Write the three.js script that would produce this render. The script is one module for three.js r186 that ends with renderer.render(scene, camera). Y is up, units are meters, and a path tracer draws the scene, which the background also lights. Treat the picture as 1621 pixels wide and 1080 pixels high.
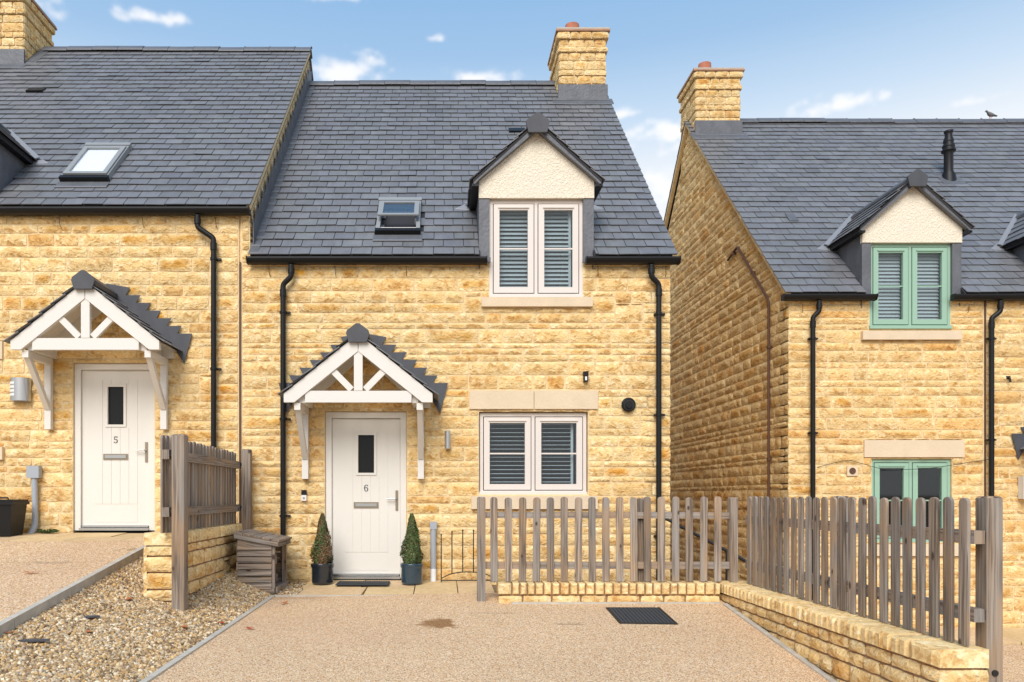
import * as THREE from 'three';
import { mergeGeometries, mergeVertices } from 'three/addons/utils/BufferGeometryUtils.js';
import { FontLoader } from 'three/addons/loaders/FontLoader.js';
import { TextGeometry } from 'three/addons/geometries/TextGeometry.js';

// ---------------------------------------------------------------- camera, sky, sun, exposure
const scene = new THREE.Scene();
const F = 1270, PX = 697, PY = 785, CZ = 10, EY = 1.05;      // focal length and principal point of the shift lens, eye
const camera = new THREE.PerspectiveCamera(2 * Math.atan(PY / F) * 180 / Math.PI, 1848 / 1570, 0.1, 900);
camera.position.set(0, EY, CZ);
camera.lookAt(0, EY, 0);
camera.setViewOffset(1848, 1570, 227, 0, 1621, 1080);
const renderer = new THREE.WebGLRenderer({ antialias: true });
renderer.toneMapping = THREE.LinearToneMapping;
renderer.toneMappingExposure = 1.2;
renderer.shadowMap.enabled = true;

function mulberry(a) { return () => { a |= 0; a = a + 0x6D2B79F5 | 0; let t = Math.imul(a ^ a >>> 15, 1 | a); t = t + Math.imul(t ^ t >>> 7, 61 | t) ^ t; return ((t ^ t >>> 14) >>> 0) / 4294967296; }; }
function hash(x, y, s) { let h = Math.imul(x, 374761393) ^ Math.imul(y, 668265263) ^ Math.imul(s, 2147483647 - 77); h = Math.imul(h ^ h >>> 13, 1274126177); h ^= h >>> 16; return (h >>> 0) / 4294967296; }
function vn(x, y, P, Q, s) {
  const xi = Math.floor(x), yi = Math.floor(y), fx = x - xi, fy = y - yi;
  const u = fx * fx * (3 - 2 * fx), v = fy * fy * (3 - 2 * fy);
  const x0 = ((xi % P) + P) % P, x1 = (x0 + 1) % P, y0 = ((yi % Q) + Q) % Q, y1 = (y0 + 1) % Q;
  const a = hash(x0, y0, s), b = hash(x1, y0, s), c = hash(x0, y1, s), d = hash(x1, y1, s);
  return a + (b - a) * u + (c - a) * v + (a - b - c + d) * u * v;
}
function fbm(u, v, P, Q, oct, s) { let r = 0, a = 0.5, t = 0; for (let i = 0; i < oct; i++) { r += a * vn(u * P, v * Q, P, Q, s + i * 17); t += a; a *= 0.5; P *= 2; Q *= 2; } return r / t; }
const sstep = (a, b, x) => { const t = Math.min(1, Math.max(0, (x - a) / (b - a))); return t * t * (3 - 2 * t); };
const mix = (a, b, t) => a + (b - a) * t;
const mix3 = (a, b, t) => [mix(a[0], b[0], t), mix(a[1], b[1], t), mix(a[2], b[2], t)];

{ // the sky: pale haze low down, blue above, small fair-weather clouds all round
  const W = 3072, H = 1536, d = new Float32Array(W * H * 4);
  const stops = [[0, [0.80, 0.81, 0.83]], [17, [0.80, 0.82, 0.84]], [21, [0.74, 0.78, 0.83]], [24.5, [0.50, 0.63, 0.78]], [28.5, [0.31, 0.48, 0.70]], [34, [0.21, 0.40, 0.66]], [60, [0.18, 0.35, 0.60]], [90, [0.16, 0.32, 0.56]]];
  const blobs = [[-6.2, 27.6, 3.0, 1.1], [2.3, 27.4, 2.6, .7], [-0.6, 29.6, .8, .28], [26.0, 23.5, 2.6, .75], [34, 22.2, 1.3, .35], [17.5, 20.5, 4.5, 2.2], [15, 23.5, 3.4, 1.0], [-20.2, 29.2, 2.2, .5], [-8.0, 31.6, 2.4, .4], [4, 32.2, 2.2, .28], [-28.5, 29.0, 2.6, 2.6], [12.5, 24.8, 1.8, .4]];
  const r = mulberry(5);
  for (let i = 0; i < 120; i++) { const az = 42 + r() * 276; blobs.push([az, 17 + r() * 26, 1.2 + r() * 4.5, .35 + r() * 1.3]); }
  for (let y = 0; y < H; y++) {
    const el = (y + .5) / H * 180 - 90;
    let c = [0.30, 0.27, 0.22];
    if (el >= 0) for (let i = 0; i < stops.length - 1; i++) if (el >= stops[i][0]) c = mix3(stops[i][1], stops[i + 1][1], Math.min(1, (el - stops[i][0]) / (stops[i + 1][0] - stops[i][0])));
    for (let x = 0; x < W; x++) { const k = (y * W + x) * 4; d[k] = c[0]; d[k + 1] = c[1]; d[k + 2] = c[2]; d[k + 3] = 1; }
  }
  for (const [az, el, sw, sh] of blobs) {
    const cx = ((az - 90 + 180) / 360 + 10) % 1 * W, cy = (el + 90) / 180 * H, ax = sw / 360 * W / Math.cos(el * Math.PI / 180), ay = sh / 180 * H;
    for (let y = Math.floor(cy - ay * 1.6); y < cy + ay * 1.6; y++) for (let x = Math.floor(cx - ax * 1.6); x < cx + ax * 1.6; x++) {
      const dx = (x - cx) / ax, dy = (y - cy) / ay, n = .6 * fbm(x / W, y / H, 200, 190, 5, 41) + .4 * fbm(x / W, y / H, 520, 420, 4, 43);
      const low = dy < 0 ? dy * 1.5 : dy, e = 1 - Math.sqrt(dx * dx + low * low) + (n - .5) * 3.0;
      const a = sstep(-.02, 1.1, e) * .85;
      if (a <= 0) continue;
      const k = (y * W + ((x % W) + W) % W) * 4;
      for (let i = 0; i < 3; i++) d[k + i] = mix(d[k + i], [0.90, 0.89, 0.90][i], a);
    }
  }
  const t = new THREE.DataTexture(d, W, H, THREE.RGBAFormat, THREE.FloatType);
  t.mapping = THREE.EquirectangularReflectionMapping; t.magFilter = THREE.LinearFilter; t.minFilter = THREE.LinearFilter; t.needsUpdate = true;
  scene.background = t; scene.environment = t;
}
const sun = new THREE.DirectionalLight(new THREE.Color().setRGB(1, 0.935, 0.86), 3.0);
sun.position.set(-3.2, 13.5, 12.8); sun.target.position.set(0, 2, 0);
sun.castShadow = true; sun.shadow.radius = 72; sun.shadow.mapSize.set(4096, 4096);
Object.assign(sun.shadow.camera, { left: -16, right: 16, top: 16, bottom: -16, near: 1, far: 60 });
scene.add(sun, sun.target);

// ---------------------------------------------------------------- measuring: picture column / row at a known depth z -> metres
const S = z => F / (CZ - z), X = (px, z) => (px - PX) / S(z), Y = (py, z) => EY + (PY - py) / S(z);

// ---------------------------------------------------------------- textures (what the surfaces are made of)
const toS = c => Math.round(255 * Math.pow(Math.min(1, Math.max(0, c)), 1 / 2.2));
function tex(W, H, fn, metresU, metresV) {
  const c = new Uint8Array(W * H * 4), b = new Uint8Array(W * H * 4);
  for (let y = 0; y < H; y++) for (let x = 0; x < W; x++) {
    const k = (y * W + x) * 4, o = fn(x / W, y / H, x, y);
    c[k] = toS(o[0]); c[k + 1] = toS(o[1]); c[k + 2] = toS(o[2]); c[k + 3] = 255;
    b[k] = b[k + 1] = b[k + 2] = Math.max(0, Math.min(255, (o[3] ?? .5) * 255)); b[k + 3] = 255;
  }
  const mk = (a, srgb) => { const t = new THREE.DataTexture(a, W, H); t.wrapS = t.wrapT = THREE.RepeatWrapping; t.magFilter = THREE.LinearFilter; t.minFilter = THREE.LinearMipmapLinearFilter; t.generateMipmaps = true; if (srgb) t.colorSpace = THREE.SRGBColorSpace; t.repeat.set(1 / metresU, 1 / metresV); t.needsUpdate = true; return t; };
  return { map: mk(c, true), bump: mk(b, false) };
}
const rgb = (r, g, b) => new THREE.Color().setRGB(r, g, b);
function mat(name, o, vc = false) { const m = new THREE.MeshPhysicalMaterial({ roughness: .8, ...o, vertexColors: vc }); m.name = name; m.side = THREE.DoubleSide; return m; }

const Tstone = tex(1024, 1024, (u, v) => {
  const w = (fbm(u, v, 12, 12, 3, 9) - .5) * .06;
  const big = fbm(u + w, v - w, 16, 24, 4, 1), mid = fbm(u - w, v + w, 30, 44, 3, 2), fine = fbm(u, v, 128, 128, 2, 3);
  const ridge = 1 - Math.abs(2 * mid - 1);
  const r2 = 1 - Math.abs(2 * fbm(u + w, v + w, 22, 34, 2, 5) - 1), h = .34 * big + .30 * ridge + .24 * r2 + .12 * fine;
  const m = sstep(.50, .72, .46 * fbm(u + w, v, 12, 18, 3, 4) + .54 * mid) * (.22 + .98 * fine);
  const pale = sstep(.55, .75, fbm(u, v + w, 26, 30, 3, 6));
  let c = mix3([.80, .58, .275], [.88, .71, .415], pale);
  c = mix3(c, [.50, .26, .06], Math.min(1, m));
  const g = .86 + .28 * fine;
  return [c[0] * g, c[1] * g, c[2] * g, h];
}, 1.28, 1.28);
const Tsmooth = tex(512, 512, (u, v) => { const n = .93 + .14 * fbm(u, v, 8, 8, 5, 21), s = .97 + .06 * fbm(u, v, 90, 60, 2, 22); return [.70 * n * s, .565 * n * s, .40 * n * s, fbm(u, v, 64, 64, 3, 23)]; }, 1.1, 1.1);
const Tmortar = tex(256, 256, (u, v) => { const n = .8 + .4 * fbm(u, v, 16, 16, 4, 31); return [.75 * n, .57 * n, .32 * n, fbm(u, v, 32, 32, 3, 33)]; }, .7, .7);
const Tredmortar = tex(256, 256, (u, v) => { const n = .75 + .5 * fbm(u, v, 16, 16, 4, 35); return [.33 * n, .20 * n, .115 * n, fbm(u, v, 32, 32, 3, 36)]; }, .7, .7);
const Tslate = tex(512, 512, (u, v) => { const n = .76 + .26 * fbm(u, v, 24, 6, 4, 51) + .22 * fbm(u, v, 5, 5, 3, 52); const w = sstep(.58, .8, fbm(u, v, 12, 5, 4, 53)) * .3; return [mix(.166 * n, .24, w), mix(.168 * n, .242, w), mix(.178 * n, .25, w), .6 * fbm(u, v, 30, 14, 4, 54) + .4 * fbm(u, v, 80, 60, 2, 55)]; }, 1.3, 1.3);
const Twood = tex(512, 1024, (u, v) => {
  const w = (fbm(u, v, 4, 3, 3, 61) - .5) * .035, g = fbm(u + w, v, 46, 3, 4, 62), g2 = fbm(u + w, v, 120, 5, 2, 63);
  let c = mix3([.115, .088, .070], [.36, .30, .25], sstep(.28, .72, .6 * g + .4 * g2));
  c = mix3(c, [.31, .295, .28], sstep(.45, .75, fbm(u, v, 7, 3, 4, 64)) * .6);
  c = mix3(c, [.38, .25, .14], sstep(.58, .8, fbm(u, v, 5, 4, 3, 66)) * .5);
  // knots
  for (const [ku, kv, kr] of [[.2, .18, .018], [.65, .52, .014], [.42, .80, .02], [.85, .33, .012], [.1, .62, .015]]) { const dx = u - ku, dy = (v - kv) * 2, q = Math.sqrt(dx * dx + dy * dy * .5) / kr; if (q < 2) c = mix3(c, [.07, .045, .03], 1 - sstep(.7, 2, q)); }
  return [...c, .7 * g + .3 * g2];
}, .62, 1.6);
const Trender = tex(512, 512, (u, v) => { const a = fbm(u, v, 40, 40, 3, 71), b = fbm(u, v, 90, 90, 2, 72); const h = sstep(.35, .7, .6 * a + .4 * b), n = .92 + .1 * a; return [.86 * n, .775 * n, .63 * n, h]; }, .8, .8);
const Tlead = tex(256, 256, (u, v) => { const n = .8 + .45 * fbm(u, v, 6, 4, 5, 81); return [.125 * n, .13 * n, .145 * n, fbm(u, v, 20, 20, 3, 82)]; }, .6, .6);
const Tpave = tex(512, 512, (u, v) => { const a = fbm(u, v, 5, 4, 5, 91), b = fbm(u, v, 40, 40, 3, 92); const c = mix3([.56, .385, .195], [.72, .54, .315], a); const n = .85 + .3 * b; return [c[0] * n, c[1] * n, c[2] * n, .5 * a + .5 * b]; }, 1.4, 1.4);
const Tconc = tex(256, 256, (u, v) => { const n = .8 + .4 * fbm(u, v, 10, 10, 5, 95); return [.50 * n, .46 * n, .39 * n, fbm(u, v, 50, 50, 2, 96)]; }, .8, .8);
const Tterra = tex(128, 128, (u, v) => { const n = .8 + .4 * fbm(u, v, 8, 8, 4, 97); return [.45 * n, .16 * n, .09 * n, .5]; }, .5, .5);
const Tasph = tex(512, 512, (u, v, x, y) => { const n = .6 + .8 * hash(x, y, 7); return [.055 * n, .055 * n, .056 * n, n * .5]; }, 1.5, 1.5);
const Tsoil = tex(256, 256, (u, v) => { const n = .6 + .8 * fbm(u, v, 30, 30, 3, 98); return [.24 * n, .17 * n, .10 * n, n * .5]; }, .8, .8);
// resin-bound gravel: every little stone its own tint, brown stains where the photograph has them (u, v in metres of the sheet)
function resin(N, metres, stains, seed) {
  const pal = [[.79, .54, .30], [.85, .65, .42], [.71, .45, .23], [.46, .25, .125], [.70, .47, .27], [.28, .14, .065], [.86, .75, .59]];
  return tex(N, N, (u, v, x, y) => {
    const cx = x >> 1, cy = y >> 1, jx = (x + (hash(cx, cy, seed + 1) > .5 ? 1 : 0)) / 3 | 0, jy = (y + (hash(cx, cy, seed + 2) > .5 ? 1 : 0)) / 3 | 0;
    const h = hash(jx, jy, seed + 3); let c = pal[Math.floor(h * h * .35 * 7 + h * .65 * 7) % 7];
    const f = .86 + .22 * hash(x, y, seed + 4), p = fbm(u, v, 5, 5, 5, seed + 6);
    c = mix3(c, [.67, .46, .255], .12);
    let k = .90 + .14 * p + .14 * (fbm(u, v, 300, 300, 2, seed + 7) - .5);
    const red = sstep(.5, .75, fbm(u, v, 3, 3, 4, seed + 8)) * .16;
    c = mix3(c, [.50, .28, .17], red);
    for (const [sx, sy, rx, ry, a, col] of stains) {
      const e = 1 - Math.hypot((u * metres - sx) / rx, (v * metres - sy) / ry) + (fbm(u, v, 60, 60, 4, seed + 9) - .5) * 1.1;
      c = mix3(c, col, sstep(0, .35, e) * a * (.75 + .5 * hash(jx, jy, seed + 5)));
    }
    return [c[0] * f * k, c[1] * f * k, c[2] * f * k, .3 + .7 * h];
  }, metres, metres);
}
const brown = [.30, .145, .045];
const Tdrive6 = resin(2048, 5, [[2.06, 1.66, .21, .25, .95, brown], [.5, .25, .45, .16, .35, [.38, .2, .11]], [3.3, 1.62, .2, .03, .5, [.2, .12, .07]], [2.6, 1.2, .3, .04, .3, [.3, .2, .12]]], 100);
const Tdrive5 = resin(1024, 3.2, [[1.9, .55, .5, .10, .6, [.22, .13, .06]], [2.5, .35, .2, .06, .5, [.22, .13, .06]], [1.0, 1.2, .3, .06, .35, [.25, .16, .09]]], 200);

const M = {
  stone: mat('rough yellow limestone', { map: Tstone.map, bumpMap: Tstone.bump, bumpScale: .027, roughness: .95 }, true),
  coping: mat('coping limestone', { map: Tstone.map, bumpMap: Tstone.bump, bumpScale: .012, roughness: .95 }, true),
  smooth: mat('dressed limestone', { map: Tsmooth.map, bumpMap: Tsmooth.bump, bumpScale: .002, roughness: .9 }),
  mortar: mat('cream mortar', { map: Tmortar.map, bumpMap: Tmortar.bump, bumpScale: .004, roughness: 1 }),
  redmortar: mat('brown mortar', { map: Tredmortar.map, bumpMap: Tredmortar.bump, bumpScale: .004, roughness: 1 }),
  slate: mat('slate', { map: Tslate.map, bumpMap: Tslate.bump, bumpScale: .003, roughness: .48 }, true),
  deck: mat('roof felt', { color: rgb(.03, .03, .035), roughness: .9 }),
  lead: mat('lead sheet', { map: Tlead.map, bumpMap: Tlead.bump, bumpScale: .004, roughness: .55, metalness: .2 }),
  leadpale: mat('bright lead', { color: rgb(.30, .30, .31), roughness: .5, metalness: .3 }),
  render: mat('roughcast render', { map: Trender.map, bumpMap: Trender.bump, bumpScale: .006, roughness: .95 }),
  white: mat('white painted timber', { color: rgb(.72, .69, .64), roughness: .5 }),
  frame: mat('ivory window paint', { color: rgb(.71, .645, .59), roughness: .42 }),
  green: mat('sage green window paint', { color: rgb(.30, .475, .36), roughness: .42 }),
  door: mat('ivory door', { color: rgb(.745, .715, .655), roughness: .4 }),
  slat: mat('blind slat', { color: rgb(.74, .74, .73), roughness: .55 }),
  glass: mat('double glazing', { color: rgb(.80, .85, .87), roughness: .02, transmission: 1, thickness: 0, ior: 1.5 }),
  clear: mat('rooflight glass', { color: rgb(1, 1, 1), roughness: .02, transmission: 1, thickness: 0, ior: 1.4 }),
  dark: mat('dark obscured glass', { color: rgb(.012, .013, .013), roughness: .25, specularIntensity: .5 }),
  black: mat('black plastic', { color: rgb(.008, .008, .009), roughness: .45, specularIntensity: .6 }),
  leaddark: mat('dark lead', { map: Tlead.map, color: rgb(.5, .5, .52), roughness: .6 }),
  cover: mat('grey aluminium cover', { color: rgb(.27, .28, .28), roughness: .5 }),
  blindwhite: mat('white roller blind', { color: rgb(.82, .82, .82), roughness: .7 }),
  blackmetal: mat('black iron', { color: rgb(.015, .013, .012), roughness: .6 }),
  grey: mat('grey plastic', { color: rgb(.36, .39, .43), roughness: .5 }),
  steel: mat('brushed steel', { color: rgb(.55, .55, .54), roughness: .32, metalness: 1 }),
  brass: mat('handle metal', { color: rgb(.36, .30, .22), roughness: .35, metalness: .9 }),
  wood: mat('weathered timber', { map: Twood.map, bumpMap: Twood.bump, bumpScale: .003, roughness: .9 }, true),
  capstone: mat('brown cap slab', { map: Tterra.map, color: rgb(.95, 1.5, 1.7), roughness: .9 }),
  terra: mat('terracotta', { map: Tterra.map, roughness: .85 }),
  conc: mat('concrete', { map: Tconc.map, bumpMap: Tconc.bump, bumpScale: .002, roughness: .95 }),
  pave: mat('riven sandstone', { map: Tpave.map, bumpMap: Tpave.bump, bumpScale: .006, roughness: .9 }, true),
  drive6: mat('resin bound gravel', { map: Tdrive6.map, bumpMap: Tdrive6.bump, bumpScale: .003, roughness: .85 }),
  drive5: mat('resin bound gravel', { map: Tdrive5.map, bumpMap: Tdrive5.bump, bumpScale: .003, roughness: .85 }),
  asphalt: mat('asphalt', { map: Tasph.map, roughness: .95 }),
  soil: mat('soil', { map: Tsoil.map, bumpMap: Tsoil.bump, bumpScale: .01, roughness: 1 }),
  glazed: mat('blue glazed pot', { color: rgb(.022, .05, .075), roughness: .22, clearcoat: .6 }),
  glazed2: mat('dark glazed pot', { color: rgb(.012, .018, .026), roughness: .22, clearcoat: .6 }),
  rubber: mat('rubber mat', { color: rgb(.045, .048, .052), roughness: .9 }),
  plaster: mat('room plaster', { color: rgb(.35, .34, .32), roughness: .9 }),
  brownpipe: mat('brown cable', { color: rgb(.10, .045, .025), roughness: .6 }),
};

// ---------------------------------------------------------------- geometry helpers
const rnd = mulberry(77);
const V3 = (x, y, z) => new THREE.Vector3(x, y, z);
function fin(g, tint) {
  g = g.index ? g.toNonIndexed() : g;
  for (const k of Object.keys(g.attributes)) if (!['position', 'normal', 'uv'].includes(k)) g.deleteAttribute(k);
  if (tint) { const n = g.attributes.position.count, a = new Float32Array(n * 3); for (let i = 0; i < n; i++) a.set(tint, i * 3); g.setAttribute('color', new THREE.BufferAttribute(a, 3)); }
  g.morphAttributes = {}; g.clearGroups();
  return g;
}
const join = list => list.length === 1 ? list[0] : mergeGeometries(list);
// a hexahedron from 8 corners (index bits: 1 = +u, 2 = +v, 4 = +n); uv in metres, v runs along the grain axis
const HEX = [[[4, 5, 7, 6], 'u', 'v'], [[1, 0, 2, 3], 'u', 'v'], [[5, 1, 3, 7], 'n', 'v'], [[0, 4, 6, 2], 'n', 'v'], [[6, 7, 3, 2], 'u', 'n'], [[0, 1, 5, 4], 'u', 'n']];
function hex(c, grain = 'v', tint, uo = rnd() * 7, vo = rnd() * 7) {
  const p = [], uv = [];
  const L = { u: c[0].distanceTo(c[1]), v: c[0].distanceTo(c[2]), n: c[0].distanceTo(c[4]) };
  const coord = i => ({ u: i & 1 ? L.u : 0, v: i & 2 ? L.v : 0, n: i & 4 ? L.n : 0 });
  for (const [q, a, b] of HEX) for (const i of [q[0], q[1], q[2], q[0], q[2], q[3]]) {
    p.push(c[i].x, c[i].y, c[i].z);
    const k = coord(i); let A = a, B = b; if (A === grain) [A, B] = [B, A];
    uv.push(k[A] + uo, k[B] + vo);
  }
  const g = new THREE.BufferGeometry();
  g.setAttribute('position', new THREE.Float32BufferAttribute(p, 3)); g.setAttribute('uv', new THREE.Float32BufferAttribute(uv, 2)); g.computeVertexNormals();
  return fin(g, tint);
}
function box(x0, x1, y0, y1, z0, z1, grain = 'v', tint) { const c = []; for (let i = 0; i < 8; i++) c.push(V3(i & 1 ? x1 : x0, i & 2 ? y1 : y0, i & 4 ? z1 : z0)); return hex(c, grain, tint); }
function beam(a, b, w, d, ref = V3(0, 0, 1), tint) {   // w across, d along ref
  const y = b.clone().sub(a).normalize(), x = y.clone().cross(ref).normalize(), z = x.clone().cross(y).normalize(), c = [];
  for (let i = 0; i < 8; i++) c.push((i & 2 ? b : a).clone().addScaledVector(x, (i & 1 ? .5 : -.5) * w).addScaledVector(z, (i & 4 ? .5 : -.5) * d));
  return hex(c, 'v', tint);
}
function cyl(x, y0, y1, z, r0, r1 = r0, seg = 16) { const g = new THREE.CylinderGeometry(r1, r0, y1 - y0, seg); g.translate(x, (y0 + y1) / 2, z); return fin(g); }
function tube(pts, r, seg = 10, bend = .05) {
  const path = new THREE.CurvePath(), P = pts.map(p => V3(...p)); let last = P[0];
  for (let i = 1; i < P.length - 1; i++) {
    const d0 = P[i].clone().sub(P[i - 1]), d1 = P[i + 1].clone().sub(P[i]), b = Math.min(bend, d0.length() * .45, d1.length() * .45);
    const a = P[i].clone().addScaledVector(d0.normalize(), -b), c = P[i].clone().addScaledVector(d1.normalize(), b);
    path.add(new THREE.LineCurve3(last, a)); path.add(new THREE.QuadraticBezierCurve3(a, P[i], c)); last = c;
  }
  path.add(new THREE.LineCurve3(last, P[P.length - 1]));
  const n = Math.max(6, Math.min(220, Math.ceil(path.getLength() / .022)));
  return fin(new THREE.TubeGeometry(path, n, r, seg, false));
}
function poly(points, depth, holes = []) {  // outline in x, y pushed along +z from 0 to depth
  const s = new THREE.Shape(points.map(p => new THREE.Vector2(...p)));
  for (const h of holes) s.holes.push(new THREE.Path(h.map(p => new THREE.Vector2(...p))));
  return fin(new THREE.ExtrudeGeometry(s, { depth, bevelEnabled: false, curveSegments: 12 }));
}
const rect = (a, b, c, d) => [[a, c], [b, c], [b, d], [a, d]];
function profileX(pts, x0, x1) { // outline given as [z, y], pushed along x
  const g = poly(pts.map(([z, y]) => [-z, y]), x1 - x0); g.rotateY(Math.PI / 2); g.translate(x0, 0, 0); return g;
}
function profileZ(pts, z0, z1) { const g = poly(pts, z1 - z0); g.translate(0, 0, z0); return g; }
// one rough-faced stone: facing +z, corner at 0,0
function stoneGeo(w, h, r, dep = .03, tint = [1, 1, 1], back = .02) {
  const nu = w > .34 ? 5 : w > .2 ? 4 : 3, nv = h > .11 ? 3 : 2, P = [], uo = r() * 5, vo = r() * 5;
  const gap = .006, idx = (i, j) => j * (nu + 1) + i, tiltx = (r() - .5) * .5, tilty = (r() - .35) * .7;
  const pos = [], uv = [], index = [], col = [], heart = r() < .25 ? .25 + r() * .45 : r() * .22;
  for (let j = 0; j <= nv; j++) for (let i = 0; i <= nu; i++) {
    const eu = i === 0 || i === nu, ev = j === 0 || j === nv;
    let x = w * i / nu, y = h * j / nv;
    if (eu) x += (i ? -1 : 1) * (gap + r() * .006 + (ev ? .005 : 0)); else x += (r() - .5) * w / nu * .4;
    if (ev) y += (j ? -1 : 1) * (gap * .8 + r() * .006 + (eu ? .004 : 0)); else y += (r() - .5) * h / nv * .4;
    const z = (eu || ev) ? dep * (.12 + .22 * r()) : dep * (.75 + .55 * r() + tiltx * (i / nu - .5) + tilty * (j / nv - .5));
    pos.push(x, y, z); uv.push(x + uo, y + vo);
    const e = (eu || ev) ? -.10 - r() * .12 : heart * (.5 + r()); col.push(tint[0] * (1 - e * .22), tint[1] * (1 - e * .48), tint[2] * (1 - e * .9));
  }
  for (let j = 0; j < nv; j++) for (let i = 0; i < nu; i++) { const a = idx(i, j), b = idx(i + 1, j), c = idx(i + 1, j + 1), d = idx(i, j + 1); if (r() > .5) index.push(a, b, c, a, c, d); else index.push(a, b, d, b, c, d); }
  const f = new THREE.BufferGeometry();
  f.setAttribute('position', new THREE.Float32BufferAttribute(pos, 3)); f.setAttribute('uv', new THREE.Float32BufferAttribute(uv, 2)); f.setIndex(index); f.computeVertexNormals();
  const ring = []; for (let i = 0; i < nu; i++) ring.push(idx(i, 0)); for (let j = 0; j < nv; j++) ring.push(idx(nu, j)); for (let i = nu; i > 0; i--) ring.push(idx(i, nv)); for (let j = nv; j > 0; j--) ring.push(idx(0, j));
  const sp = [], su = [];
  for (let k = 0; k < ring.length; k++) {
    const a = ring[k], b = ring[(k + 1) % ring.length], A = pos.slice(a * 3, a * 3 + 3), B = pos.slice(b * 3, b * 3 + 3);
    const q = [[A[0], A[1], -back], [B[0], B[1], -back], B, [A[0], A[1], -back], B, A];
    for (const v of q) { sp.push(...v); su.push(v[0] + uo + v[2], v[1] + vo + v[2]); }
  }
  const s = new THREE.BufferGeometry();
  s.setAttribute('position', new THREE.Float32BufferAttribute(sp, 3)); s.setAttribute('uv', new THREE.Float32BufferAttribute(su, 2)); s.computeVertexNormals();
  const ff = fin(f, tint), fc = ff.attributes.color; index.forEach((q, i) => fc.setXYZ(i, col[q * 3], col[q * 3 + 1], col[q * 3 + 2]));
  return mergeGeometries([ff, fin(s, [tint[0] * 1.02, tint[1] * 1.06, tint[2] * 1.12])]);
}
function stoneTint(r, warm = 0) { const b = .89 + r() * .19, o = r() < .12 ? .10 + r() * .18 : r() * .05; const w = o + warm; return [b * (1 - w * .25), b * (1 - w * .75), b * (1 - w * 1.35)]; }
// random coursed rubble in a u, v rectangle, leaving holes free; lim(v) gives the free u range at a height
function courses({ u0, u1, v0, v1, holes = [], seed = 1, hmin = .062, hmax = .185, lmin = .16, lmax = .68, lim, jumpers = .05 }) {
  const r = mulberry(seed), out = [], H = holes.map(h => [...h]); let v = v0;
  while (v < v1 - .02) {
    let h = hmin + Math.pow(r(), .9) * (hmax - hmin); if (v + h > v1 - hmin * .7) h = v1 - v;
    const t = v + h; let a = u0, b = u1;
    if (lim) { const [p, q] = lim(v + h * .7); a = Math.max(a, p); b = Math.min(b, q); }
    if (b - a > .06) {
      const cuts = new Set([a, b]); for (const [x0, x1, y0, y1] of H) if (y0 < t - .004 && y1 > v + .004) { if (x0 > a && x0 < b) cuts.add(x0); if (x1 > a && x1 < b) cuts.add(x1); }
      const c = [...cuts].sort((p, q) => p - q), runs = [];
      for (let i = 0; i < c.length - 1; i++) {
        const mid = (c[i] + c[i + 1]) / 2; let lo = v, hi = t;
        for (const [x0, x1, y0, y1] of H) if (mid > x0 && mid < x1 && y0 < hi && y1 > lo) { if (y0 <= lo + .004 && y1 >= hi - .004) { hi = lo; break; } else if (y0 <= lo + .004) lo = y1; else hi = y0; }
        if (hi - lo > .022) { const L = runs[runs.length - 1]; if (L && Math.abs(L[1] - c[i]) < 1e-6 && Math.abs(L[2] - lo) < 1e-6 && Math.abs(L[3] - hi) < 1e-6) L[1] = c[i + 1]; else runs.push([c[i], c[i + 1], lo, hi]); }
      }
      for (const [x0, x1, lo, hi] of runs) {
        let x = x0;
        while (x < x1 - .004) {
          let w = lmin + r() * (lmax - lmin); if (x1 - x - w < lmin * .8) w = x1 - x; if (w > lmax * 1.35) w /= 2;
          let top = hi;
          if (r() < jumpers && hi === t && t + hmin < v1 && w < .36 && h < .14 && !lim && !H.some(q => q[0] < x + w && q[1] > x && q[2] < t + .1 && q[3] > t)) { top = t + .07 + r() * .03; H.push([x, x + w, t - .001, top]); }
          out.push({ u: x, v: lo, w, h: top - lo }); x += w;
        }
      }
    }
    v = t;
  }
  return out;
}

// ---------------------------------------------------------------- objects: things, parts, sub-parts
const taken = {};
function numbered(n) { const k = taken[n] ?? 0; taken[n] = k + 1; return k ? `${n}_${String(k).padStart(3, '0')}` : n; }
function thing(name, label, category, base, group) {
  const o = new THREE.Group(); o.name = numbered(name); o.position.set(...base); o.userData = { label, category }; if (group) o.userData.group = group;
  scene.add(o); o.userData_base = base; return o;
}
function part(name, geo, m, parent, label) {   // geometry is given in world metres; parent is a thing or a part of it
  const root = parent.userData_base;
  const g = Array.isArray(geo) ? join(geo) : geo;
  g.translate(-root[0], -root[1], -root[2]);
  const o = new THREE.Mesh(g, m); o.name = name; o.castShadow = o.receiveShadow = true; o.userData_base = root; if (label) o.userData.label = label;
  parent.add(o); return o;
}
function single(name, geo, m, label, category, group) {
  const g = Array.isArray(geo) ? join(geo) : geo; g.computeBoundingBox(); const b = g.boundingBox, c = [(b.min.x + b.max.x) / 2, b.min.y, (b.min.z + b.max.z) / 2];
  g.translate(-c[0], -c[1], -c[2]); const o = new THREE.Mesh(g, m); o.name = numbered(name); o.position.set(...c); o.castShadow = o.receiveShadow = true; o.userData_base = [0, 0, 0];
  o.userData.label = label; o.userData.category = category; if (group) o.userData.group = group; scene.add(o); return o;
}
function setting(name, geo, m) { const g = Array.isArray(geo) ? join(geo) : geo; const o = new THREE.Mesh(g, m); o.name = numbered(name); o.castShadow = o.receiveShadow = true; o.userData.kind = 'structure'; o.userData_base = [0, 0, 0]; scene.add(o); return o; }
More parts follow.
